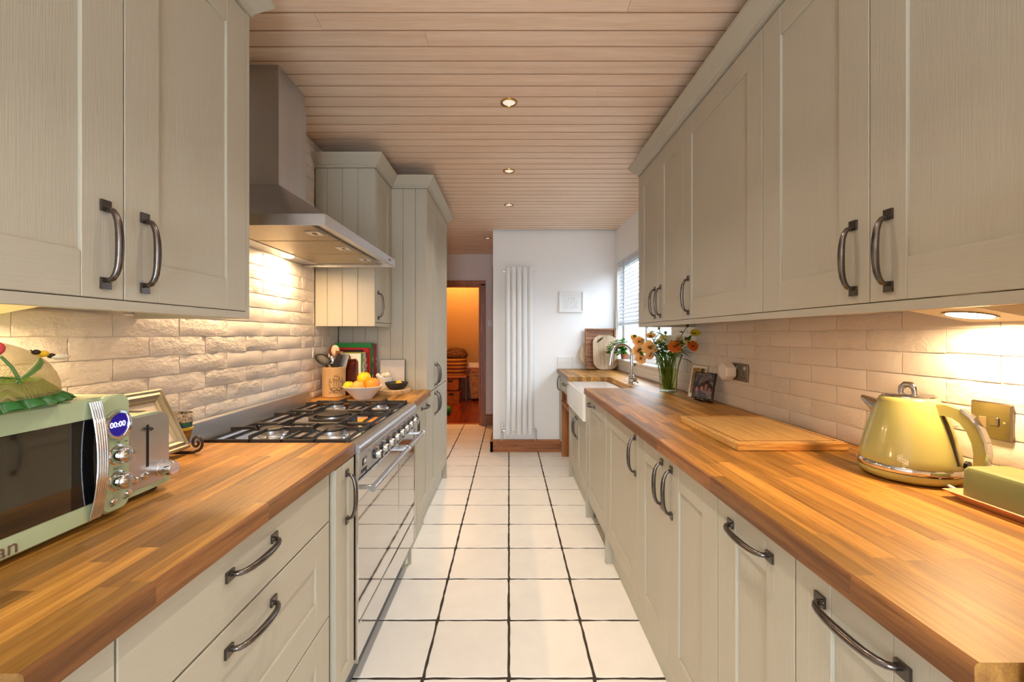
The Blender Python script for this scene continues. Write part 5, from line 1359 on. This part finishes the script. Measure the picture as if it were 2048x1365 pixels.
# ------------------------------------------------------------------ round board, stone bowl, mortar
QX, QY = -.752, 2.70
rbd = thing('round_board', 'thick round pale wooden board on the worktop beside the fruit bowl', 'board', (QX, QY, WTZ))
MB().lathe([(0, 0), (.116, 0), (.118, .003), (.118, .027), (.115, .030), (0, .030)], (QX, QY, WTZ), 48).build('board', wood('pale_ash', srgb(226, 192, 142), srgb(198, 156, 104), 0), rbd, smooth=35)
sbw = thing('stone_bowl', 'dark rough stone dish on the round board', 'bowl', (-.715, 2.665, WTZ+.03))
MB().lathe([(0, .0), (.040, 0), (.058, .012), (.070, .034), (.072, .042), (.066, .043), (.055, .020), (0, .010)], (-.712, 2.665, WTZ+.030), 40, warp=lambda a, z: 1+.02*math.sin(a*3)).build('bowl_wall', mat('dark_basalt', srgb(62, 58, 56), .7, bump=.5, bump_scale=60, noise_amt=.3, noise_scale=30), sbw, smooth=50)
lw = thing('lemon_wedge', 'cut lemon wedge in the dark stone dish', 'fruit', (-.70, 2.67, WTZ+.05))
MB().ball((-.700, 2.675, WTZ+.066), (.020, .014, .016), 14, 8).build('rind', LEMON, lw, smooth=60)
mo = thing('mortar', 'white mortar with garlic behind the dark stone dish', 'mortar', (-.815, 2.755, WTZ+.03))
MB().lathe([(0, 0), (.034, 0), (.036, .004), (.046, .05), (.050, .066), (.046, .067), (.038, .03), (0, .016)], (-.812, 2.752, WTZ+.030), 32).build('cup', CERAMIC, mo, smooth=45)
ps = MB().tube([(-.80, 2.75, WTZ+.07), (-.845, 2.735, WTZ+.105)], [.010, .013], 12); ps.ball((-.850, 2.733, WTZ+.109), .015, 12, 8)
tag(ps.build('pestle', CERAMIC, None, smooth=50), 'white pestle resting in the mortar', 'pestle')
for i, (x, y, z, r_) in enumerate(((-.795, 2.745, .112, .022), (-.822, 2.765, .108, .018))):
    t = thing('garlic_bulb', ('larger garlic bulb in the white mortar', 'smaller garlic bulb at the back of the white mortar')[i], 'garlic', (x, y, WTZ+z-r_))
    MB().ball((x, y, WTZ+z), (r_, r_, r_*.85), 20, 10, warp=lambda p: 1-.07*abs(math.sin(math.atan2(p.y, p.x)*4))).build('cloves', flat((240, 228, 206), .5), t, smooth=60)
    MB().tube([(x, y, WTZ+z+r_*.6), (x+.004, y, WTZ+z+r_*1.35)], [.006, .002], 8).build('stalk', flat((226, 208, 176), .6), t, smooth=60)

# ------------------------------------------------------------------ vase of flowers
VX_, VY_ = 1.045, 2.76
va = thing('glass_vase', 'flared clear glass vase of cut flowers by the window', 'vase', (VX_, VY_, WTZ))
MB().lathe([(0, 0), (.052, 0), (.053, .004), (.052, .03), (.055, .10), (.064, .17), (.084, .235), (.088, .245), (.086, .246), (.082, .236), (.061, .17), (.052, .10), (.049, .03), (.047, .014), (0, .012)], (VX_, VY_, WTZ), 48).build('glass', VASEG, va, smooth=50)
WATER = NT('vase_water'); tr = WATER.n('ShaderNodeBsdfTransparent'); tr.inputs[0].default_value = (.88, .90, .66, 1); WATER.l(tr.outputs[0], WATER.t.nodes['Material Output'].inputs['Surface'])
MB().lathe([(0, .0125), (.0465, .0145), (.0485, .03), (.0515, .10), (.058, .15), (0, .15)], (VX_, VY_, WTZ), 40).build('water', WATER.mat, va, smooth=50)
STEMG = flat((92, 116, 40), .5); LEAFG = thin('leaf_green', srgb(78, 112, 36), .3); LEAFD = flat((52, 84, 34), .45)
def leaf(m, p, d, L, w_, mi=0, droop=.3):
    p, d = Vector(p), Vector(d).normalized(); sd = d.cross(Vector((0, 0, 1))); sd = sd.normalized() if sd.length > .1 else Vector((1, 0, 0))
    n = 4; vs_ = []; fs = []
    for i in range(n+1):
        t = i/n; c = p + d*L*t + Vector((0, 0, -droop*L*t*t)); ww = w_*math.sin(PI*min(.97, t*.92+.06))
        vs_ += [c - sd*ww, c + Vector((0, 0, -.12*ww)), c + sd*ww]
    for i in range(n):
        for k in range(2): fs.append((i*3+k, i*3+k+1, (i+1)*3+k+1, (i+1)*3+k))
    m.add(vs_, fs, mi)
def px3(px, py, Y): return Vector(((px-VX)*Y/F_PX, Y, CAM_H-(py-VY)*Y/F_PX))
rf = random.Random(11)
def flower(name, label, px, py, Y, r, col, kind='open', ctr=(70, 50, 16), face=(-.35, -.9, .25)):
    r = r*1.15 if kind != 'bud' else r*1.2
    p = px3(px, py, Y); t = thing(name, label, 'flower', (VX_, VY_, WTZ+.02), 'cut flowers in the vase')
    foot = Vector((VX_+rf.uniform(-.025, .025), VY_+rf.uniform(-.025, .025), WTZ+.018))
    rim = Vector((VX_, VY_, WTZ+.23)) + Vector((max(-.06, min(.06, (p.x-VX_)*.45)), max(-.06, min(.06, (p.y-VY_)*.45)), 0))
    mid = (rim*.45+p*.55) + Vector((0, 0, .022)); wa = foot*.5+rim*.5 + Vector((rf.uniform(-.008, .008), rf.uniform(-.008, .008), 0))
    ctl = [foot, wa, rim, mid, p]
    pts = []
    for i in range(len(ctl)-1):
        a0, a1, a2, a3 = ctl[max(i-1, 0)], ctl[i], ctl[i+1], ctl[min(i+2, len(ctl)-1)]
        for k in range(4):
            s = k/4; pts.append(.5*((2*a1)+(a2-a0)*s+(2*a0-5*a1+4*a2-a3)*s*s+(3*a1-a0-3*a2+a3)*s*s*s))
    pts.append(p)
    MB().tube(pts, .0022, 6).build('stem', STEMG, t, smooth=60)
    f = Vector(face).normalized(); u = f.cross(Vector((0, 0, 1))).normalized(); v = u.cross(f)
    if kind == 'bud':
        MB().ball(tuple(p), (r, r, r*1.15), 12, 8).build('bud', flat(col, .5), t, smooth=60)
    else:
        layers = {'open': [(8, 1.0, .18)], 'double': [(12, 1.0, .05), (10, .75, .28), (8, .5, .5)], 'loose': [(6, 1.0, .35), (5, .7, .7)]}[kind]
        pm = thin('petal_%d_%d_%d' % tuple(col), srgb(*col), .6)
        for li, (n, sc, cup) in enumerate(layers):
            m = MB()
            for k in range(n):
                a = 2*PI*(k+.5*li)/n + rf.uniform(-.1, .1); L = r*sc*rf.uniform(.85, 1.1); w_ = L*(.36 if n > 7 else .52)
                dirv = u*math.cos(a)+v*math.sin(a); sdv = -u*math.sin(a)+v*math.cos(a); vs_ = []; fs = []
                for i in range(5):
                    s = i/4; c = p + dirv*L*s + f*(L*cup*s*s + .002*li + rf.uniform(-.001, .001)) ; ww = w_*math.sin(PI*min(.9, .12+.62*s))
                    vs_ += [c-sdv*ww+f*.1*ww, c, c+sdv*ww+f*.1*ww]
                for i in range(4):
                    for q_ in range(2): fs.append((i*3+q_, i*3+q_+1, (i+1)*3+q_+1, (i+1)*3+q_))
                m.add(vs_, fs)
            m.build('petals', pm, t, smooth=60)
        MB().ball(tuple(p+f*.004), (r*.2, r*.2, r*.2), 10, 6).build('flower_centre', flat(ctr, .7), t, smooth=60)
    m = MB()
    for k in range(3 if kind != 'bud' else 2):
        a = pts[-6+k*2]; leaf(m, a, (rf.uniform(-1, 1), rf.uniform(-1, .4), rf.uniform(.1, .7)), rf.uniform(.05, .085), rf.uniform(.009, .014))
    m.build('leaves', LEAFG, t, smooth=60)
PEACH, APR, WHT, ZIN, RUST, YEL, PYEL = (255, 206, 138), (255, 216, 158), (250, 244, 220), (252, 160, 72), (226, 126, 54), (236, 222, 70), (248, 234, 150)
flower('cut_flower', 'large peach open flower in the middle left of the bouquet', 1297.7, 695, 2.70, .040, PEACH, ctr=(150, 80, 20))
flower('cut_flower', 'deep orange double flower over the front rim of the vase', 1350, 694, 2.62, .034, ZIN, 'double', (150, 70, 20))
flower('cut_flower', 'rust orange double flower at the far right of the bouquet', 1386, 693, 2.50, .026, RUST, 'double', (90, 40, 20))
flower('cut_flower', 'yellow flower high at the right of the bouquet', 1390, 668, 2.50, .024, YEL, 'loose', (170, 140, 30), (-.2, -.6, .6))
flower('cut_flower', 'pale yellow flower between the orange and rust ones', 1377, 686, 2.53, .026, PYEL, 'open', (80, 60, 20), (.2, -.9, .3))
flower('cut_flower', 'large white flower above the orange one', 1343, 684, 2.66, .038, WHT, 'open', (200, 160, 40))
flower('cut_flower', 'drooping peach flower with dark centre at the bottom left of the bouquet', 1281, 717, 2.78, .034, PEACH, 'open', (80, 50, 16), (-.2, -.9, -.2))
flower('cut_flower', 'loose apricot flower at the left of the bouquet', 1276, 703, 2.86, .036, APR, 'loose', (140, 90, 20))
flower('cut_flower', 'apricot flower at the upper left of the bouquet', 1278, 684, 2.90, .034, PEACH, 'loose', (120, 90, 20))
flower('cut_flower', 'small orange flower at the top left edge of the bouquet', 1267, 676, 2.95, .022, (250, 190, 90), 'open', (200, 110, 30), (-.2, -.8, .5))
flower('cut_flower', 'upright peach flower at the top of the bouquet', 1301, 673, 2.85, .028, APR, 'loose', (160, 110, 30), (-.2, -.6, .7))
flower('cut_flower', 'low peach flower near the left rim of the vase', 1300, 712, 2.74, .024, APR, 'loose', (120, 80, 20))
for i, (a, b_, Y, lab) in enumerate(((1293, 652, 2.8, 'green bud on a tall stem at the upper left'), (1375, 652, 2.52, 'dark bud on a tall curved stem at the upper right'), (1331, 666, 2.66, 'grey-green seed head at the centre top of the bouquet'), (1318, 657, 2.86, 'small green bud at the top centre'), (1269, 730, 2.80, 'drooping green bud at the lower left'), (1372, 678, 2.48, 'small brown bud at the right of the bouquet'))):
    flower('flower_bud', lab, a, b_, Y, .0075, ((96, 120, 50), (70, 64, 40), (120, 120, 90), (110, 140, 60), (120, 110, 60), (90, 60, 40))[i], 'bud')
for i, (a, b_, Y, c_, lab) in enumerate(((1318, 684, 2.80, (244, 236, 190), 'small cream flower in the middle of the bouquet'), (1327, 676, 2.72, (238, 226, 120), 'small yellow flower above the centre of the bouquet'),
        (1310, 700, 2.72, (255, 214, 150), 'small apricot flower by the left rim of the vase'), (1288, 690, 2.92, (255, 226, 170), 'small pale peach flower deep in the left of the bouquet'), (1360, 676, 2.60, (250, 240, 200), 'small white flower right of the large white one'))):
    flower('cut_flower', lab, a, b_, Y, .019, c_, 'open', (190, 150, 40), (-.3, -.8, .4))
fo = thing('greenery', 'leafy green filler foliage around the stems in the vase', 'foliage', (VX_, VY_, WTZ+.02))
m = MB()
for k in range(120):
    a = rf.uniform(0, 2*PI); r_ = rf.uniform(.01, .075); z = WTZ+.225+rf.uniform(-.01, .09)
    leaf(m, (VX_+r_*math.cos(a), VY_+r_*math.sin(a), z), (math.cos(a), math.sin(a), rf.uniform(.2, 1.4)), rf.uniform(.06, .10), rf.uniform(.008, .015), k % 2, .5)
m.build('upper_leaves', [LEAFG, thin('bright_leaf', srgb(120, 150, 46), .3)], fo, smooth=60)
m = MB()
for k in range(24):
    a = rf.uniform(0, 2*PI); r0, r1 = rf.uniform(.0, .036), rf.uniform(.01, .055); b_ = a + rf.uniform(-1.5, 1.5)
    m.tube([(VX_+r0*math.cos(b_), VY_+r0*math.sin(b_), WTZ+.016), (VX_+r1*math.cos(a), VY_+r1*math.sin(a), WTZ+.225)], .0026, 6)
for k in range(14):
    a = rf.uniform(0, 2*PI); r_ = rf.uniform(.0, .03)
    leaf(m, (VX_+r_*math.cos(a), VY_+r_*math.sin(a), WTZ+rf.uniform(.08, .2)), (math.cos(a)*.35, math.sin(a)*.35, 1), .05, .009, 1)
m.build('stems_in_water', [flat((134, 134, 66), .5), flat((84, 104, 48), .5)], fo, smooth=60)

# herbs and jar on the window sill
SZ = WZ0 + .002
def pot_plant(name, label, x, y, pr, ph_, potm, n, spread, hgt, seed, lw_=.018):
    t = thing(name, label, 'plant', (x, y, SZ)); r = random.Random(seed)
    MB().lathe([(0, 0), (pr*.75, 0), (pr, ph_), (pr*1.06, ph_), (pr*1.06, ph_+.006), (pr*.92, ph_+.006), (pr*.9, ph_-.01), (0, ph_-.01)], (x, y, SZ), 24).build('pot', potm, t, smooth=40)
    m = MB(); s_ = MB()
    for k in range(n):
        a = r.uniform(0, 2*PI); q_ = r.random()**.6; p = Vector((x+math.cos(a)*spread*q_*.95 - .035, y+math.sin(a)*spread*q_*1.2, SZ+ph_+hgt*r.uniform(.0, 1)*(1-.45*q_) + .005))
        p.x = min(p.x, 1.185)
        if k % 5 == 0: s_.tube([(x, y, SZ+ph_-.012), ((x+p.x)/2, (y+p.y)/2, (SZ+ph_+p.z)/2+.02), tuple(p)], .0012, 5)
        for j in range(3): leaf(m, p, (math.cos(a+j*2.1)*.8-.2, math.sin(a+j*2.1)*.9, r.uniform(-.1, .6)), r.uniform(.026, .042), r.uniform(.012, lw_), k % 2, .3)
    s_.build('stems', STEMG, t, smooth=60)
    m.build('foliage', [thin('herb_green', srgb(56, 112, 38), .25), thin('herb_light', srgb(96, 152, 56), .25)], t, smooth=60)
pot_plant('potted_herb', 'bushy green herb in a terracotta pot on the window sill behind the tap', 1.195, 4.36, .040, .055, flat((150, 92, 66), .7), 170, .15, .17, 21)
jr = thing('glass_jar', 'clear glass jar with water and sprigs on the sill beside the vase', 'jar', (1.19, 3.25, SZ))
MB().lathe([(0, 0), (.040, 0), (.043, .005), (.044, .085), (.042, .088), (.0405, .085), (.039, .008), (0, .006)], (1.195, 3.28, SZ), 28).build('glass', VASEG, jr, smooth=40)
m = MB()
for k in range(40):
    a = rf.uniform(0, 2*PI); r_ = rf.uniform(0, .05)
    leaf(m, (1.185+r_*.5*math.cos(a), 3.30+r_*math.sin(a)+.02, SZ+.03+rf.uniform(0, .10)), (math.cos(a)-.3, math.sin(a), rf.uniform(-.2, .8)), .03, .009, k % 2)
m.build('sprigs', [thin('sprig_green', srgb(80, 124, 50), .25), thin('sprig_light', srgb(120, 150, 60), .25)], jr, smooth=60)

# ------------------------------------------------------------------ white fridge beside the near end of the right worktop
fg = thing('fridge', 'white fridge edge at the right border of the view', 'fridge', (.88, .2, 0))
MB().box(.60, 1.15, -.12, .4738, .03, 1.54, .01).build('cabinet', WHITE, fg)
MB().box(.573, .598, -.12, .4738, .03, .95, .010).build('lower_door', WHITE, fg); MB().box(.573, .598, -.12, .4738, .955, 1.54, .010).build('upper_door', WHITE, fg)
MB().box(.62, 1.13, -.10, .45, 0, .03).build('base', BLACK, fg)

# ------------------------------------------------------------------ store room contents
def weave(name, c1, c2, s1, s2):
    t = NT(name); tc = t.n('ShaderNodeTexCoord')
    br = t.n('ShaderNodeTexBrick'); br.inputs['Scale'].default_value = 1; br.inputs['Color1'].default_value = c1; br.inputs['Color2'].default_value = c2; br.inputs['Mortar'].default_value = tuple(c*.25 for c in c1[:3])+(1,)
    br.inputs['Brick Width'].default_value = s1; br.inputs['Row Height'].default_value = s2; br.inputs['Mortar Size'].default_value = s2*.12
    mp = t.n('ShaderNodeMapping'); mp.inputs['Rotation'].default_value = (R(90), 0, 0); t.l(tc.outputs['Object'], mp.inputs[0]); t.l(mp.outputs[0], br.inputs[0])
    t.l(br.outputs['Color'], t.b.inputs['Base Color']); t.b.inputs['Roughness'].default_value = .7
    bp = t.n('ShaderNodeBump'); bp.inputs['Strength'].default_value = .6; bp.inputs['Distance'].default_value = .006; t.l(br.outputs['Fac'], bp.inputs['Height']); bp.invert = True; t.l(bp.outputs[0], t.b.inputs['Normal'])
    return t.mat
WICK_O = weave('orange_wicker', srgb(176, 100, 40), srgb(138, 70, 24), .03, .012)
WICK_D = weave('dark_wicker', srgb(176, 136, 100), srgb(132, 96, 68), .045, .02)
STR_A = weave('straw_light', srgb(206, 150, 66), srgb(186, 128, 50), .02, .01)
STR_B = weave('straw_red', srgb(128, 62, 34), srgb(104, 44, 24), .02, .01)
bn_ = thing('low_bench', 'low wooden bench in the store room carrying the striped basket', 'bench', (-1.1, 8.15, 0))
MB().box(-1.62, -.81, 7.93, 8.45, .475, .51, .004).build('bench_top', PINE, bn_)
for x in (-1.60, -.87):
    MB().box(x, x+.04, 8.0, 8.4, 0, .475, .003).build('leg', PINE_V, bn_) if x < -1 else MB().box(x, x+.04, 8.36, 8.44, 0, .475, .003).build('leg', PINE_V, bn_)
for i, (z, lab) in enumerate(((.0, 'orange wicker drawer box on the store room floor'), (.238, 'orange wicker drawer box stacked directly under the bench'))):
    t = thing('wicker_box', lab, 'basket', (-1.2, 8.1, z), 'wicker boxes under the bench')
    x0, x1 = -1.52, (-.925 if i == 0 else -.95); y0 = 7.88 if i == 0 else 7.96
    shell([(rrect(x0+.01, x1-.01, y0+.01, 8.34, .02), z), (rrect(x0, x1, y0, 8.35, .02), z+.22), (rrect(x0+.012, x1-.012, y0+.012, 8.338, .015), z+.22), (rrect(x0+.018, x1-.018, y0+.02, 8.33, .015), z+.02)]).build('weave', WICK_O, t)
    MB().tube([(x0, y0-.002, z+.222), (x1, y0-.002, z+.222), (x1, 8.35, z+.222)], .008, 8).build('braided_rim', WICK_O, t)
    MB().box(x1-.20, x1-.11, y0-.004, y0+.012, z+.155, z+.19, .004).build('hand_slot', BLACK, t)
sk2 = thing('striped_basket', 'round straw basket with red-brown stripes on the bench in the store room', 'basket', (-1.0, 8.12, .51))
BXc, BYc = -1.045, 8.16
nb = 9
for k in range(nb):
    z0, z1 = k*.036, (k+1)*.036
    rr0 = .185+.045*math.sin(min(1, z0/.2)*1.2); rr1 = .185+.045*math.sin(min(1, z1/.2)*1.2)
    MB().lathe([(rr0-.012, z0), (rr0, z0+.003), ((rr0+rr1)/2+.006, (z0+z1)/2), (rr1, z1-.003), (rr1-.012, z1)], (BXc, BYc, .511), 40).build('straw_coil', STR_B if k % 2 else STR_A, sk2, smooth=50)
MB().lathe([(0, 0), (.18, 0), (.18, .006), (0, .006)], (BXc, BYc, .5105), 32).build('base', STR_A, sk2)
MB().tube([(BXc+.225+.03*math.sin(a), BYc-.02, .51+.2+.035*math.cos(a)) for a in [k*PI/8 for k in range(9)]], .008, 8).build('handle', STR_B, sk2, smooth=50)
th = MB(); rt_ = random.Random(9)
th.ball((BXc+.01, BYc, .905), (.235, .225, .130), 40, 20, warp=lambda p: 1 + .10*noise.noise(p*3.2) + .05*noise.noise(p*8))
tw = th.build('throw_blanket', mat('fluffy_brown_throw', srgb(120, 78, 44), .9, col2=srgb(60, 34, 16), noise_scale=16, stretch=(1, 1, 2), bump=1.0, bump_scale=40, dist=.02), None, smooth=70)
tag(tw, 'fluffy brown throw heaped in the striped basket', 'blanket')
lb_ = thing('log_basket', 'large dark wicker basket with hoop handle on the store room floor', 'basket', (-.6, 8.3, 0))
x0, x1, y0, y1 = -.79, -.36, 8.16, 8.50
shell([(rrect(x0+.03, x1-.03, y0+.02, y1-.02, .05), .05), (rrect(x0, x1, y0, y1, .05), .50), (rrect(x0+.018, x1-.018, y0+.018, y1-.018, .04), .50), (rrect(x0+.05, x1-.05, y0+.04, y1-.04, .04), .07)]).build('weave', WICK_D, lb_)
MB().tube([(x, y, .505) for x, y in rrect(x0, x1, y0, y1, .05)] + [(x1, y1-.05, .505)], .012, 8).build('braided_rim', WICK_D, lb_, smooth=60)
MB().tube([(x0+.13+.1*math.cos(a), y0+.01, .50+.10*math.sin(a)) for a in [k*PI/10 for k in range(11)]], .011, 8).build('hoop_handle', WICK_D, lb_, smooth=60)
for x in (x0+.07, x1-.07):
    for y in (y0+.06, y1-.06): MB().lathe([(0, 0), (.018, 0), (.018, .05), (0, .05)], (x, y, 0), 12).build('castor', BLACK, lb_)
tb = MB(); tb.ball((-.995, 6.75, .075), .075, 24, 14, warp=lambda p: 1+.06*math.sin(p.z*14)*math.cos(math.atan2(p.y, p.x)*5))
tag(tb.build('green_toy_ball', flat((24, 120, 60), .5), None, smooth=60), 'knobbly green toy ball on the store room floor behind the cupboard edge', 'ball')
